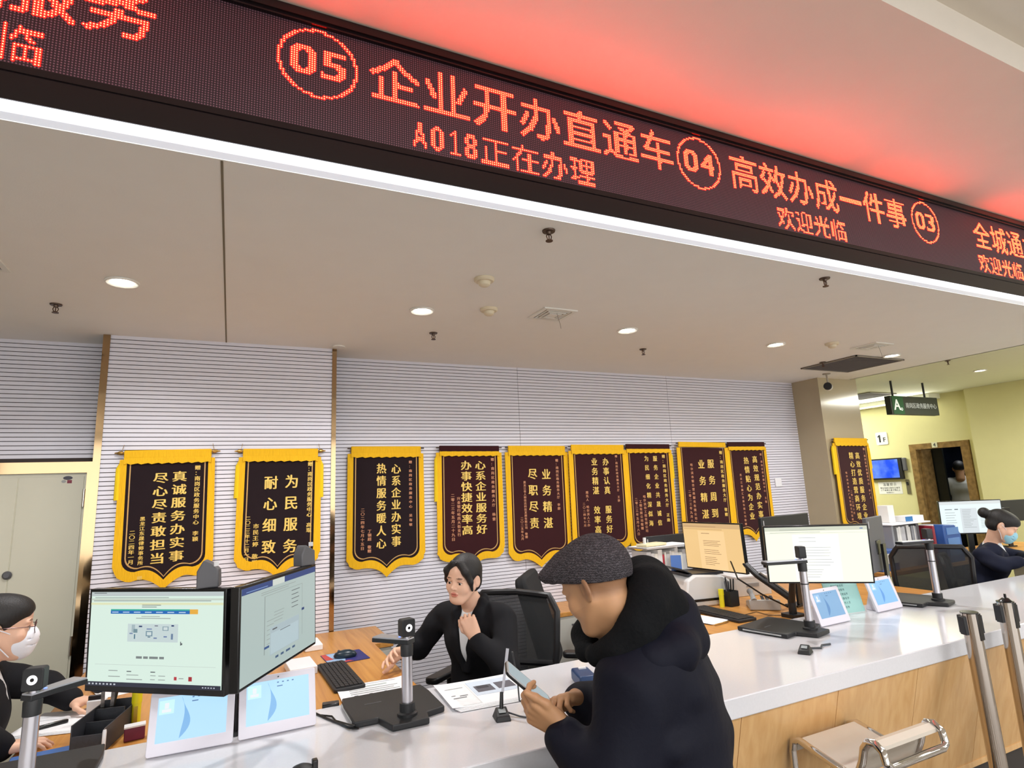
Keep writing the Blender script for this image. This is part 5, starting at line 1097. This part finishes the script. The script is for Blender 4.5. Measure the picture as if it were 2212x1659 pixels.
def add_head(S, H, male=False, mouth_open=.0022, neck=None):
    S.frame(H); j = 1.08 if male else 1.0
    S.ell((0, -.012, .032), (.073, .093, .084), .01)
    S.ell((0, .034, -.028), (.060, .060, .082), .025)
    S.ell((0, .044, .045), (.056, .045, .044), .025)
    for x in (-1, 1):
        S.cone((x*.056, .0, -.035), (x*.024*j, .062, -.090), .017, .013*j, .03)
        S.ell((x*.038, .060, -.028), (.027, .023, .026), .02)
        S.ell((x*.028, .080, .020), (.023, .010, .008), .014)
    S.ell((0, .060, -.090), (.026*j, .026, .020), .03)
    for x in (-1, 1):
        S.ell((x*.031, .101, .001), (.019, .017, .011), .012, 's')
        S.ell((x*.031, .0765, .001), (.0165, .013, .0125), .003)
        S.ell((x*.031, .092, -.0005), (.0145, .012, .0042), .002, 's')
    S.cone((0, .085, .012), (0, .104, -.020), .0062, .0088, .010)
    S.ell((0, .103, -.024), (.0095, .010, .0075), .006)
    for x in (-1, 1): S.ell((x*.0105, .094, -.027), (.0068, .008, .0060), .005); S.ell((x*.006, .100, -.0335), (.0035, .005, .0028), .002, 's')
    S.ell((0, .0905, -.0525), (.021, .0095, .0058), .004); S.ell((0, .0890, -.0625), (.0185, .0095, .0066), .004)
    S.ell((0, .101, -.0572), (.017, .012, mouth_open), .002, 's')
    for x in (-1, 1):
        R = Euler((0, 0, x*.45)).to_matrix()
        S.ell((x*.0775, -.012, -.006), (.0075*j, .0185*j, .031*j), .004, 'u', R)
        S.ell((x*.0835, -.008, .0), (.0045, .0105, .018), .003, 's', R)
    if neck is None: S.cone((0, -.018, -.06), (0, -.032, -.17), .054*j, .056*j, .02)
    else:
        a = H @ Vector((0, -.016, -.055)); S.frame(None); nr = .056 if male else .047; S.cone(tuple(a), tuple(neck), nr, nr*1.05, .02); S.frame(H)
    return S
def head_cols(H, lips=(.74, .42, .42), brow=.22, blush=.12, shave=None, stubble=0.0):
    Mi = np.linalg.inv(np.array(H))
    def f(V):
        p = V @ Mi[:3, :3].T + Mi[:3, 3]; x, y, z = p.T; C = np.ones((len(V), 3), np.float32)
        def put(m, c): m = np.clip(m, 0, 1)[:, None]; C[:] = C*(1-m)+np.array(c, np.float32)*m
        ax = np.abs(x)
        b = 1-((ax-.040)/.032)**2-((y-.062)/.022)**2-((z+.03)/.03)**2
        put(np.clip(b, 0, 1)*blush*4, (1.0, .80, .76))
        l = 1-(x/.0225)**2-((z+.0572-.0010*np.cos(x*140))/.0115)**2; put(np.where(y > .082, l*6, 0), lips)
        br = 1-((ax-.031)/.019)**2-((z-.0255+.10*(ax-.031)*np.sign(ax-.026)*.5)/.0040)**2; put(np.where(y > .05, br*3, 0)*.85, (brow, brow*.85, brow*.8))
        ey = 1-((ax-.031)/.0165)**2-((z-.0045)/.0030)**2; put(np.where(y > .07, ey*4, 0)*.7, (.25, .18, .16))
        if shave is not None:
            m = np.clip((z+.045-.25*(y+.03))/.02, 0, 1)*np.clip((.02-y)/.03, 0, 1); put(m*.75, shave)
        if stubble: put(np.where(z < -.04, np.clip((y-.0)/.03, 0, 1), 0)*stubble, (.62, .58, .56))
        return C
    return f
def eyes(H, parent, base, look=(0, 0)):
    m1 = mat('eye_white', (226, 220, 214), rough=.2); m2 = mat('eye_dark', (30, 20, 16), rough=.1)
    for x in (-1, 1):
        c = Vector((x*.031, .0772, -.0005)); mb = MB()
        R = Euler((-PI/2+look[1], 0, look[0])).to_matrix()
        prof = [(.0001, -.0112)]+[(.0112*math.sin(a), -.0112*math.cos(a)) for a in [PI*k/12 for k in range(1, 12)]]+[(.0001, .0112)]
        mb.lathe(prof, c, 16, 0, R); mb.lathe([(0, .0108), (.0062, .0100), (.0055, .0112), (0, .0118)], c, 14, 1, R)
        M = Matrix.Translation(-Vector(base)) @ Matrix(H); mb.v = [tuple(M @ Vector(v)) for v in mb.v]
        mb.build('eye', [m1, m2], parent)
def add_hand(S, W, X, D, side, s=1.0, curls=((20, 25, 15),)*4, spread=(8, 2, -4, -10), thumb=((.6, .7, -.25), (.85, .35, -.3), (.95, .1, -.2))):
    """W wrist, X finger direction, D dorsal normal, side: +1 when the thumb lies along D x X."""
    X = Vector(X).normalized(); D = (Vector(D)-X*Vector(D).dot(X)).normalized(); Y = D.cross(X)*side
    M = Matrix(((X.x, Y.x, D.x, W[0]), (X.y, Y.y, D.y, W[1]), (X.z, Y.z, D.z, W[2]), (0, 0, 0, 1)))
    S.frame(M)
    kn = [(.086, .030), (.089, .010), (.085, -.010), (.076, -.028)]; fl = (.072, .080, .074, .058); fr = (.0088, .0090, .0086, .0076)
    for (kx, ky) in kn: S.cone((-.01*s, ky*.45*s, 0), (kx*s, ky*s, 0), .0155*s, .0105*s, .012)
    S.cone((.018*s, .020*s, -.008*s), (.050*s, .032*s, -.010*s), .016*s, .013*s, .012); S.cone((.02*s, -.02*s, -.006*s), (.06*s, -.026*s, -.006*s), .014*s, .011*s, .012)
    for (kx, ky), L, r, cu, sp in zip(kn, fl, fr, curls, spread):
        p = np.array((kx*s, ky*s, 0.0)); a = 0; sp = R_(sp)
        for seg, (q, ang) in enumerate(zip((.45, .31, .24), cu)):
            a += R_(ang); d = np.array((math.cos(a)*math.cos(sp), math.cos(a)*math.sin(sp), -math.sin(a)))
            e = p+d*L*q*s; S.cone(p, e, r*s*(1-.10*seg), r*s*(.92-.10*seg), .0035); p = e
    p = np.array((.022*s, .026*s, -.008*s))
    for d, L, r0, r1 in zip(thumb, (.042, .033, .026), (.0125, .0108, .0098), (.0108, .0098, .0078)):
        d = np.array(d, float); d /= np.linalg.norm(d); e = p+d*L*s; S.cone(p, e, r0*s, r1*s, .006); p = e
    S.frame(None); return M
SKIN_W = mat('skin_light', (226, 182, 156), rough=.5, var=.03, vscale=30, spec=.35, attr=True)
SKIN_M = mat('skin_tan', (190, 144, 106), rough=.5, var=.06, vscale=40, spec=.35, attr=True)
for _m in (SKIN_W, SKIN_M):
    _b = _m.node_tree.nodes['Principled BSDF']; _b.inputs['Subsurface Weight'].default_value = .12; _b.inputs['Subsurface Radius'].default_value = (.012, .005, .003); _b.inputs['Subsurface Scale'].default_value = .5
M_SUIT = mat('black_suit_wool', (20, 20, 24), rough=.85, var=.15, vscale=120, bump=.1, bscale=400, spec=.25)
M_NAVY = mat('dark_navy_wool', (24, 28, 46), rough=.85, var=.12, vscale=80, spec=.25)
M_SHIRT = mat('white_shirt', (232, 236, 240), rough=.75, var=.02)
M_HAIR = mat('black_hair', (20, 16, 15), rough=.58, var=.5, vscale=5, stretch=(40, 40, 6), bump=.4, bscale=6, spec=.5)
def tri(H): return lambda p: Vector(H @ Vector(p))
def body_frame(c, f): return head_frame((c[0], c[1], 0), f)
def torso(S, T, g=0.0, z0=.50, lean=.0, sc=1.0, k=.05):
    """Seated torso in the local frame T (x right, y front); g grows it for clothing."""
    S.frame(T); z = lambda v: z0+v
    S.ell((0, -.01, z(.04)), (.175*sc+g, .135*sc+g, .13+g), k); S.ell((0, .01+lean*.3, z(.18)), (.138*sc+g, .105*sc+g, .13+g), k)
    S.ell((0, .03+lean*.7, z(.35)), (.155*sc+g, .112*sc+g, .13+g), k)
    S.cone((-.125*sc, .03+lean, z(.455)), (.125*sc, .03+lean, z(.455)), .055+g, .055+g, k)
    S.cone((0, .025+lean, z(.44)), (0, .03+lean, z(.50)), .085+g, .052+g, .03)
    S.frame(None); return S
def limb(S, pts, rs, k=.02): S.frame(None); return S.chain([tuple(p) for p in pts], rs, k)

# ---------------------------------------------------------------- seated woman at the centre
W1c, W1f = (1.125, 2.79), (-.80, -.60)
w1 = thing('person', 'seated woman in a black suit touching her collar, other hand reaching over the desk', 'person', (1.125, 2.79, 0), group=None)
B1 = (1.125, 2.79, 0); T1 = body_frame(W1c, W1f); H1 = head_frame((1.000, 2.685, 1.156), (-.80, -.60), R_(5), R_(-5)) @ Matrix.Scale(.885, 4)
shR, elR, wrR = (.972, 2.905, .965), (.862, 2.985, .815), (.745, 2.86, .835)     # far arm, reaching
shL, elL, wrL = (1.175, 2.625, .965), (1.105, 2.475, .80), (1.005, 2.575, .925)  # near arm, hand at the collar
S = Field((.50, 2.35, .02), (1.42, 3.15, 1.30), .0028)
torso(S, T1, 0, .52, .03); add_head(S, H1, mouth_open=.0034, neck=Matrix(T1) @ Vector((0, .05, .99)))
limb(S, [shR, elR, wrR], [.045, .036, .024]); limb(S, [shL, elL, wrL], [.045, .036, .024])
# thighs and shins of the seated body
T1m = Matrix(T1); P = lambda x, y, z: tuple(T1m @ Vector((x, y, z)))
for x in (-.09, .09): limb(S, [P(x, .0, .53), P(x*1.05, .40, .53), P(x, .40, .10), P(x, .48, .05)], [.085, .058, .04, .035])
add_hand(S, wrR, Vector((-.76, -.62, .10)), Vector((-.35, .75, .55)), -1, .92, ((14, 18, 10), (24, 26, 14), (30, 30, 16), (34, 34, 18)), (6, 1, -5, -12), ((.55, .75, -.2), (.85, .45, -.15), (.95, .2, -.1)))
add_hand(S, wrL, Vector((-.25, .42, .87)), Vector((-.55, -.80, .2)), 1, .90, ((45, 80, 50), (50, 85, 55), (55, 85, 55), (58, 85, 55)), (3, 1, -2, -5), ((.7, .55, -.45), (.9, .15, -.4), (.95, -.1, -.3)))
S.mesh('body', SKIN_W, w1, B1, head_cols(H1)); eyes(H1, w1, B1, (.05, -.15))
S = Field((.55, 2.35, .50), (1.42, 3.15, 1.10), .004)
torso(S, T1, .010, .52, .03); S.frame(None)
limb(S, [shR, elR, Vector(wrR)+Vector((.015, .015, 0))], [.060, .052, .040], .03); limb(S, [shL, elL, Vector(wrL)+Vector((.012, -.018, -.022))], [.060, .054, .040], .03)
S.frame(T1); S.fn((-.12, .02, .60), (.12, .30, 1.12), lambda x, y, z: np.maximum(np.abs(x)-(z-.74)*.17, np.maximum(.055-y, -(z-.74))), .006)
S.fn((-.09, -.12, .95), (.09, .2, 1.12), lambda x, y, z: np.maximum(np.sqrt(x*x+(y-.055)**2)-(.054+.10*np.maximum(z-1.03, 0)), 1.015-z), .006)
for x in (-1, 1): S.chain([(x*.012, .150, .75), (x*.044, .145, .90), (x*.060, .125, 1.0), (x*.064, .095, 1.045), (x*.052, .055, 1.056), (0, .035, 1.056)], [.008, .018, .020, .016, .015, .014], .02)
wrinkle(S, .004, 30)
S.mesh('jacket', M_SUIT, w1, B1)
S = Field((.85, 2.5, .6), (1.35, 3.0, 1.10), .004)
torso(S, T1, .003, .52, .03); S.frame(T1)
S.fn((-.25, -.2, .50), (.25, .03, 1.2), lambda x, y, z: y-.03, .004); S.fn((-.3, -.2, .4), (.3, .3, .70), lambda x, y, z: z-.69, .004)
for x in (-1, 1): S.chain([(x*.010, .122, .975), (x*.035, .105, 1.02), (x*.052, .05, 1.050)], [.012, .013, .010], .006)
S.mesh('shirt', M_SHIRT, w1, B1)
S = Field((.7, 2.3, .02), (1.42, 3.15, .62), .008)
for x in (-.09, .09): limb(S, [P(x, -.02, .54), P(x*1.05, .40, .535), P(x, .40, .10)], [.10, .07, .055], .05)
S.mesh('trousers', M_SUIT, w1, B1)
S = Field((.80, 2.50, 1.00), (1.20, 2.90, 1.32), .003); S.frame(H1)
S.ell((0, -.020, .040), (.085, .102, .092), .01); S.ell((0, -.035, -.015), (.082, .074, .066), .02); S.ell((0, -.115, -.015), (.040, .036, .040), .02)
S.ell((-.012, .095, -.030), (.064, .082, .090), .010, 's'); S.ell((0, .02, -.13), (.12, .12, .075), .01, 's')
S.ell((.075, -.010, -.010), (.03, .026, .036), .006, 's'); S.ell((-.075, -.010, -.010), (.03, .026, .036), .006, 's')
for x in (-1, 1): S.chain([(x*.020, .070, .096), (x*.056, .070, .056), (x*.072, .046, .005), (x*.074, .032, -.042)], [.017, .018, .013, .006], .014)
S.mesh('hair', M_HAIR, w1, B1)

# ---------------------------------------------------------------- man with the flat cap
Mc, Mf = (1.095, 1.405), (-.75, .66)
mn = thing('person', 'man in a flat cap and dark hooded coat bending over his phone', 'person', (1.095, 1.405, 0)); BM = (1.095, 1.405, 0)
TM = body_frame(Mc, Mf); HM = head_frame((.915, 1.415, 1.288), (-.40, .916), R_(27))
mshL, melL, mwrL = (.93, 1.315, 1.06), (.835, 1.275, .82), (.790, 1.435, .945)
mshR, melR, mwrR = (1.16, 1.60, 1.06), (1.10, 1.60, .86), (.925, 1.575, .955)
S = Field((.58, 1.05, .30), (1.45, 1.85, 1.44), .0030)
S.frame(TM); S.ell((0, -.03, .68), (.18, .15, .14), .05); S.ell((0, .01, .85), (.165, .135, .16), .05); S.ell((0, .04, 1.0), (.17, .13, .15), .05); S.cone((-.15, .05, 1.07), (.15, .05, 1.07), .06, .06, .05); S.cone((-.03, .06, 1.06), (-.06, .10, 1.17), .09, .06, .04)
add_head(S, HM, True, neck=Matrix(TM) @ Vector((-.04, .08, 1.12)))
limb(S, [mshL, melL, mwrL], [.055, .042, .029]); limb(S, [mshR, melR, mwrR], [.055, .042, .029])
PM = lambda x, y, z: tuple(Matrix(TM) @ Vector((x, y, z)))
for x in (-.1, .1): limb(S, [PM(x, 0, .66), PM(x, .36, .62), PM(x, .34, .32)], [.09, .065, .05])
PH_c = Vector((.742, 1.520, 1.035)); PH_a = Vector((-.66, .16, .62)).normalized(); PH_n = Vector((.50, -.34, .76)); PH_n = (PH_n-PH_a*PH_n.dot(PH_a)).normalized(); PH_s = PH_a.cross(PH_n)   # phone axes: long, screen normal, side
add_hand(S, mwrL, PH_a*.85+Vector((-.25, .35, -.02)), -PH_n*.55+Vector((-.35, -.75, -.1)), -1, 1.02, ((34, 52, 30), (40, 58, 34), (44, 62, 36), (48, 64, 38)), (3, 0, -3, -8), ((.84, .40, .0), (.98, .14, .08), (.99, .02, .06)))
add_hand(S, mwrR, Vector((-.86, -.30, .22)), Vector((.22, .55, .80)), -1, 1.0, ((16, 26, 14), (48, 62, 36), (56, 68, 40), (60, 68, 40)), (5, 0, -3, -6), ((.75, .55, -.35), (.9, .3, -.3), (.95, .1, -.25)))
S.mesh('body', SKIN_M, mn, BM, head_cols(HM, (.85, .6, .56), .3, .06, (.40, .36, .36), .22))
eyes(HM, mn, BM, (0, -.3))
M_COAT = mat('navy_padded_coat', (8, 10, 25), rough=.75, var=.15, vscale=9, bump=.4, bscale=40, spec=.22)
M_FLEECE = mat('black_fleece', (17, 18, 20), rough=.95, var=.2, vscale=80, bump=.6, bscale=120, spec=.15)
S = Field((.60, 1.00, .40), (1.52, 1.95, 1.42), .0045); S.frame(TM)
S.ell((0, .005, .66), (.24, .180, .20), .06); S.ell((0, .005, .84), (.225, .172, .17), .06); S.ell((0, .015, .955), (.215, .172, .15), .06); S.ell((0, .00, 1.05), (.195, .130, .12), .06)
S.cone((-.15, .03, 1.07), (.16, .03, 1.07), .092, .092, .06)
limb(S, [mshL, melL, Vector(mwrL)-(Vector(mwrL)-Vector(melL))*.10], [.090, .072, .050], .05); limb(S, [mshR, melR, Vector(mwrR)-(Vector(mwrR)-Vector(melR))*.10], [.090, .070, .050], .05)
# hood bunched over the shoulders
S.frame(None)
for (a, b, r) in (((.98, 1.22, .93), (1.22, 1.32, .90), .012), ((.96, 1.20, .80), (1.18, 1.28, .77), .012), ((1.06, 1.24, 1.03), (1.22, 1.36, 1.0), .011), ((1.20, 1.32, .86), (1.30, 1.46, .90), .014)): S.cone(a, b, r, r, .05)
wrinkle(S, .0075, 24)
S.mesh('coat', M_COAT, mn, BM)
S = Field((.80, 1.15, 1.05), (1.35, 1.70, 1.42), .0045)
S.chain([(.885, 1.39, 1.118), (.915, 1.335, 1.140), (.955, 1.310, 1.195), (.998, 1.315, 1.245), (1.035, 1.345, 1.275), (1.075, 1.42, 1.285), (1.06, 1.50, 1.27), (1.00, 1.535, 1.20), (.925, 1.51, 1.14), (.885, 1.45, 1.115)], [.030, .040, .046, .050, .056, .060, .055, .046, .034, .028], .03)
S.ell((1.085, 1.400, 1.245), (.070, .080, .074), .05); S.cone((.97, 1.33, 1.13), (1.10, 1.33, 1.20), .045, .05, .05)
S.frame(HM); S.ell((0, .012, -.04), (.074, .088, .105), .004, 's'); S.frame(None)
S.mesh('fleece_collar', M_FLEECE, mn, BM)
S = Field((.78, 1.10, 1.00), (1.40, 1.75, 1.36), .0045)
S.chain([(.925, 1.315, 1.095), (.975, 1.280, 1.115), (1.05, 1.275, 1.130), (1.125, 1.325, 1.140), (1.16, 1.40, 1.145), (1.15, 1.49, 1.145), (1.08, 1.54, 1.14)], [.036, .048, .056, .060, .062, .058, .05], .02)
S.ell((1.065, 1.40, 1.165), (.135, .125, .085), .03); S.ell((1.11, 1.38, 1.20), (.085, .095, .07), .03)
wrinkle(S, .0035, 34)
S.mesh('hood', M_COAT, mn, BM)
def knit():
    m = mat('grey_knit', (88, 83, 87), rough=.95, var=.5, vscale=70, spec=.1, bump=.7, bscale=110); nt = m.node_tree; b = nt.nodes['Principled BSDF']
    wv = nt.nodes.new('ShaderNodeTexWave'); wv.bands_direction = 'Z'; wv.inputs['Scale'].default_value = 52; wv.inputs['Distortion'].default_value = 9; wv.inputs['Detail'].default_value = 3; wv.inputs['Detail Scale'].default_value = 3
    tc = [n for n in nt.nodes if n.type == 'TEX_COORD'][0]; nt.links.new(tc.outputs['Object'], wv.inputs['Vector'])
    mx = [n for n in nt.nodes if n.type == 'MIX'][0]; m2 = nt.nodes.new('ShaderNodeMix'); m2.data_type = 'RGBA'; m2.blend_type = 'MULTIPLY'; m2.inputs['Factor'].default_value = .62
    nt.links.new(mx.outputs[2], m2.inputs[6]); nt.links.new(wv.outputs['Color'], m2.inputs[7]); nt.links.new(m2.outputs[2], b.inputs['Base Color'])
    bp = [n for n in nt.nodes if n.type == 'BUMP'][0]; nt.links.new(wv.outputs['Fac'], bp.inputs['Height']); return m
HC = head_frame((.917, 1.422, 1.322), (-.56, .83), R_(4))
S = Field((.70, 1.20, 1.24), (1.15, 1.70, 1.46), .003); S.frame(HC)
S.ell((0, -.006, .010), (.086, .098, .094), .02); S.ell((0, .055, .008), (.078, .09, .045), .06); S.ell((0, .110, -.002), (.070, .062, .016), .03); S.cone((0, .155, -.010), (0, .10, .03), .010, .02, .03)
S.fn((-.2, -.2, -.2), (.2, .2, .0), lambda x, y, z: z+.020+np.where(y > .09, (y-.09)*.22, 0), .006)
S.ell((0, -.008, -.03), (.078, .094, .055), .003, 's')
S.mesh('flat_cap', knit(), mn, BM)
S = Field((.6, 1.05, .10), (1.45, 1.95, .75), .009)
for x in (-.1, .1): limb(S, [PM(x, 0, .67), PM(x, .34, .64), PM(x, .32, .34), PM(x, .30, .33)], [.11, .08, .065, .06], .05)
S.mesh('trousers', mat('dark_trousers', (28, 28, 32), rough=.9), mn, BM)
# the phone in his hands
pho = thing('mobile_phone', 'mobile phone with a pale screen held by the flat cap man', 'phone', PH_c)
PF = Matrix(((PH_s.x, PH_a.x, PH_n.x, 0), (PH_s.y, PH_a.y, PH_n.y, 0), (PH_s.z, PH_a.z, PH_n.z, 0), (0, 0, 0, 1)))
mb = MB(); mb.prism(rrect(.074, .156, .010), -.0055, .002, PF); mb.build('case', M_SCRBLK, pho, bevel=.0015)
mb = MB(); mb.prism(rrect(.073, .155, .010), .002, .0042, PF); mb.build('rim', mat('phone_rim', (214, 218, 224), rough=.25, metal=.5), pho)
mb = MB(); mb.prism(rrect(.066, .146, .008), .0042, .0047, PF); mb.build('display', disp_mat('phone_display', (186, 206, 214), .62), pho)

# ---------------------------------------------------------------- masked clerk at the left edge
M_MASKW = mat('mask_white', (232, 234, 242), rough=.8, var=.04, vscale=20, bump=.3, bscale=30)
M_MASKB = mat('mask_blue', (150, 202, 220), rough=.8, var=.06, vscale=20, bump=.3, bscale=30)
def face_mask(H, material, parent, base, lo, hi):
    S = Field(lo, hi, .003); S.frame(H)
    S.ell((0, .050, -.048), (.062, .062, .062), .02); S.ell((0, .078, -.040), (.034, .042, .040), .03); S.ell((0, .070, -.085), (.034, .036, .030), .025)
    S.fn((-.2, -.2, -.25), (.2, .25, .2), lambda x, y, z: np.maximum(z-(-.012+.012*np.exp(-(x/.02)**2)), np.maximum(.028-y, -.118-z))*-1, .003)
    for z in (-.040, -.062): S.chain([(-.05, .088, z), (0, .126, z-.002), (.05, .088, z)], [.002, .002, .002], .004, 's')
    m = S.mesh('face_mask', material, parent, base)
    M = Matrix.Translation(-Vector(base)) @ Matrix(H)
    for x in (-1, 1):
        for z0, z1 in ((-.02, .012), (-.095, -.030)):
            mb = MB(); mb.tube([M @ Vector((x*.058, .042, z0)), M @ Vector((x*.074, .015, (z0+z1)/2)), M @ Vector((x*.080, -.018, z1))], .0018, 6); mb.build('ear_loop', M_MASKW, m)
    return m
def clerk(label, c, f, hc, hf, pitch, sh_el_wr, hands, suit, base, hair_bun, maskm, z0=.50, lean=.03, face_w=None, legs=True):
    p = thing('person', label, 'person', base); T = body_frame(c, f); H = head_frame(hc, hf, R_(pitch))
    pts = np.array([q for a in sh_el_wr for q in a]+[hc, (c[0], c[1], 1.0)]); lo = pts.min(0)-.24; hi = pts.max(0)+.24; lo[2] = .02; hi[2] = hc[2]+.15
    S = Field(lo, hi, .0034); torso(S, T, 0, z0, lean); add_head(S, H, neck=Matrix(T) @ Vector((0, .02+lean, z0+.47)))
    Pq = lambda x, y, z: tuple(Matrix(T) @ Vector((x, y, z)))
    for a in sh_el_wr: limb(S, a, [.045, .036, .024])
    for x in (-.09, .09): limb(S, [Pq(x, 0, z0+.01), Pq(x, .2, z0+.01)], [.085, .07])
    for h in hands: add_hand(S, *h)
    S.mesh('body', SKIN_W, p, base, head_cols(H)); eyes(H, p, base)
    S = Field(lo, hi, .005); torso(S, T, .012, z0, lean); S.frame(None)
    for a in sh_el_wr: limb(S, [a[0], a[1], Vector(a[2])-(Vector(a[2])-Vector(a[1]))*.08], [.062, .054, .042], .03)
    S.frame(T); zz = z0-.52
    S.fn((-.12, .02, .60+zz), (.12, .30, 1.12+zz), lambda x, y, z: np.maximum(np.abs(x)-(z-.76-zz)*.20, np.maximum(.06-y, -(z-.76-zz))), .006)
    wrinkle(S, .004, 30)
    S.mesh('jacket', suit, p, base)
    S = Field(lo, hi, .005); torso(S, T, .004, z0, lean); S.frame(T); S.fn((-.3, -.3, 0), (.3, .03, 1.3), lambda x, y, z: y-.03, .004); S.fn((-.3, -.3, 0), (.3, .3, .72+zz), lambda x, y, z: z-.71-zz, .004)
    ly = lean-.03
    for x in (-1, 1): S.chain([(x*.012, .122+ly, .985+zz), (x*.04, .105+ly, 1.030+zz), (x*.052, .05+ly, 1.050+zz)], [.014, .014, .011], .006)
    S.mesh('shirt', M_SHIRT, p, base)
    S = Field(np.array(hc)-.22, np.array(hc)+.22, .0035); S.frame(H)
    S.ell((0, -.018, .036), (.080, .099, .087), .01); S.ell((0, -.035, -.02), (.074, .066, .055), .02); S.ell((0, .026, .058), (.070, .070, .056), .02)
    S.ell((0, .106, -.036), (.064, .062, .090), .010, 's'); S.ell((0, .03, -.14), (.12, .12, .075), .01, 's')
    for x in (-1, 1): S.ell((x*.078, -.010, -.012), (.03, .024, .036), .006, 's')
    if hair_bun: S.ell(hair_bun[:3], (hair_bun[3],)*3, .012)
    S.mesh('hair', M_HAIR, p, base)
    face_mask(H, maskm, p, base, np.array(hc)-.2, np.array(hc)+.2)
    return p, H, T
b0 = (-.86, 2.84, 0)
p0_, H0, T0 = clerk('masked clerk with glasses at the left picture edge, hand on a mouse', (-.86, 2.84), (.97, .2), (-.752, 2.885, 1.135), (.97, .22), 4,
    [((-.80, 3.02, .945), (-.64, 3.10, .86), (-.535, 3.02, .812)), ((-.76, 2.69, .945), (-.72, 2.60, .84), (-.645, 2.64, .792))],
    [((-.535, 3.02, .812), Vector((.93, -.30, -.08)), Vector((.05, .1, 1)), -1, .9, ((18, 30, 20), (22, 34, 22), (24, 36, 22), (26, 38, 24))), ((-.645, 2.64, .792), Vector((.9, .25, -.05)), Vector((0, 0, 1)), 1, .9, ((12, 26, 16),)*4)],
    M_SUIT, b0, (0, -.12, -.0, .034), M_MASKW)
M = Matrix.Translation(-Vector(b0)) @ Matrix(H0); gm = mat('glasses_metal', (96, 70, 70), rough=.25, metal=.6)
gl_ = MB()
for x in (-1, 1): gl_.tube([M @ Vector((x*.033+.023*math.cos(a), .102+.004*abs(math.sin(a)), -.002+.019*math.sin(a))) for a in [2*PI*k/20 for k in range(20)]], .0014, 6, closed=True)
gl_.tube([M @ Vector((-.010, .103, .004)), M @ Vector((0, .106, .007)), M @ Vector((.010, .103, .004))], .0014, 6)
for x in (-1, 1): gl_.tube([M @ Vector((x*.056, .102, .004)), M @ Vector((x*.072, .06, .006)), M @ Vector((x*.078, -.012, .008))], .0014, 6)
gl_.build('glasses', gm, p0_)
cm_ = thing('computer_mouse', 'white computer mouse under the hand of the left masked clerk', 'mouse', (-.455, 2.99, ZD), rotz=R_(72))
mb = MB(); mb.lathe([(0, 0), (.026, 0), (.028, .008), (.022, .018), (.010, .023), (0, .024)], seg=24); o = mb.build('shell', M_WHITEPL, cm_); o.scale = (1, 1.7, 1)
# ---------------------------------------------------------------- bowed clerk at the far right
b3 = (5.50, 2.86, 0)
p3_, H3, T3 = clerk('bowed clerk with a hair bun and pale blue mask at the far right', (5.50, 2.86), (.41, -.91), (5.545, 2.655, 1.115), (.50, -.86), 34,
    [((5.34, 2.72, .90), (5.30, 2.60, .84), (5.42, 2.52, .86)), ((5.70, 2.85, .90), (5.80, 2.68, .84), (5.66, 2.56, .86))],
    [((5.42, 2.52, .86), Vector((.8, -.1, -.05)), Vector((0, 0, 1)), 1, .9, ((15, 26, 16),)*4), ((5.66, 2.56, .86), Vector((-.8, -.2, -.05)), Vector((0, 0, 1)), -1, .9, ((15, 26, 16),)*4)],
    M_NAVY, b3, (0, -.135, .03, .042), M_MASKB, z0=.46, lean=.09)
# ---------------------------------------------------------------- person standing in the elevator
b5 = (10.35, 5.38, 0); p5 = thing('person', 'person in a pale coat seen from behind inside the dark elevator', 'person', b5); T5 = body_frame((10.35, 5.38), (.9, .4)); H5 = head_frame((10.36, 5.39, 1.60), (.9, .4), R_(6))
S = Field((9.95, 5.0, .02), (10.8, 5.75, 1.74), .007); torso(S, T5, 0, .92, 0); add_head(S, H5, True)
Pq = lambda x, y, z: tuple(Matrix(T5) @ Vector((x, y, z)))
arms5 = [[Pq(-.17, .02, 1.38), Pq(-.34, -.06, 1.17), Pq(-.20, .12, 1.04)], [Pq(.17, .02, 1.38), Pq(.22, -.02, 1.12), Pq(.20, .10, .90)]]
for a in arms5: limb(S, a, [.05, .04, .03])
for x in (-.09, .09): limb(S, [Pq(x, 0, .92), Pq(x, .01, .50), Pq(x, -.02, .08), Pq(x, .12, .05)], [.09, .06, .045, .04])
S.mesh('body', SKIN_M, p5, b5, head_cols(H5))
S = Field((9.95, 5.0, .5), (10.8, 5.75, 1.74), .008); torso(S, T5, .03, .92, 0)
for a in arms5: limb(S, a, [.075, .07, .05], .03)
S.mesh('coat', mat('pale_coat', (206, 206, 200), rough=.9), p5, b5)
S = Field((9.95, 5.0, .02), (10.8, 5.75, 1.1), .009)
for x in (-.09, .09): limb(S, [Pq(x, 0, .93), Pq(x, .01, .50), Pq(x, -.02, .10)], [.11, .075, .06], .04)
S.mesh('trousers', MATS['dark_trousers'], p5, b5)
S = Field((10.2, 5.2, 1.5), (10.55, 5.6, 1.76), .006); S.frame(H5); S.ell((0, -.018, .036), (.080, .099, .087), .01); S.ell((0, .098, -.032), (.070, .078, .098), .010, 's'); S.mesh('hair', M_HAIR, p5, b5)
for c in list(bpy.data.curves):
    if c.users == 0: bpy.data.curves.remove(c)
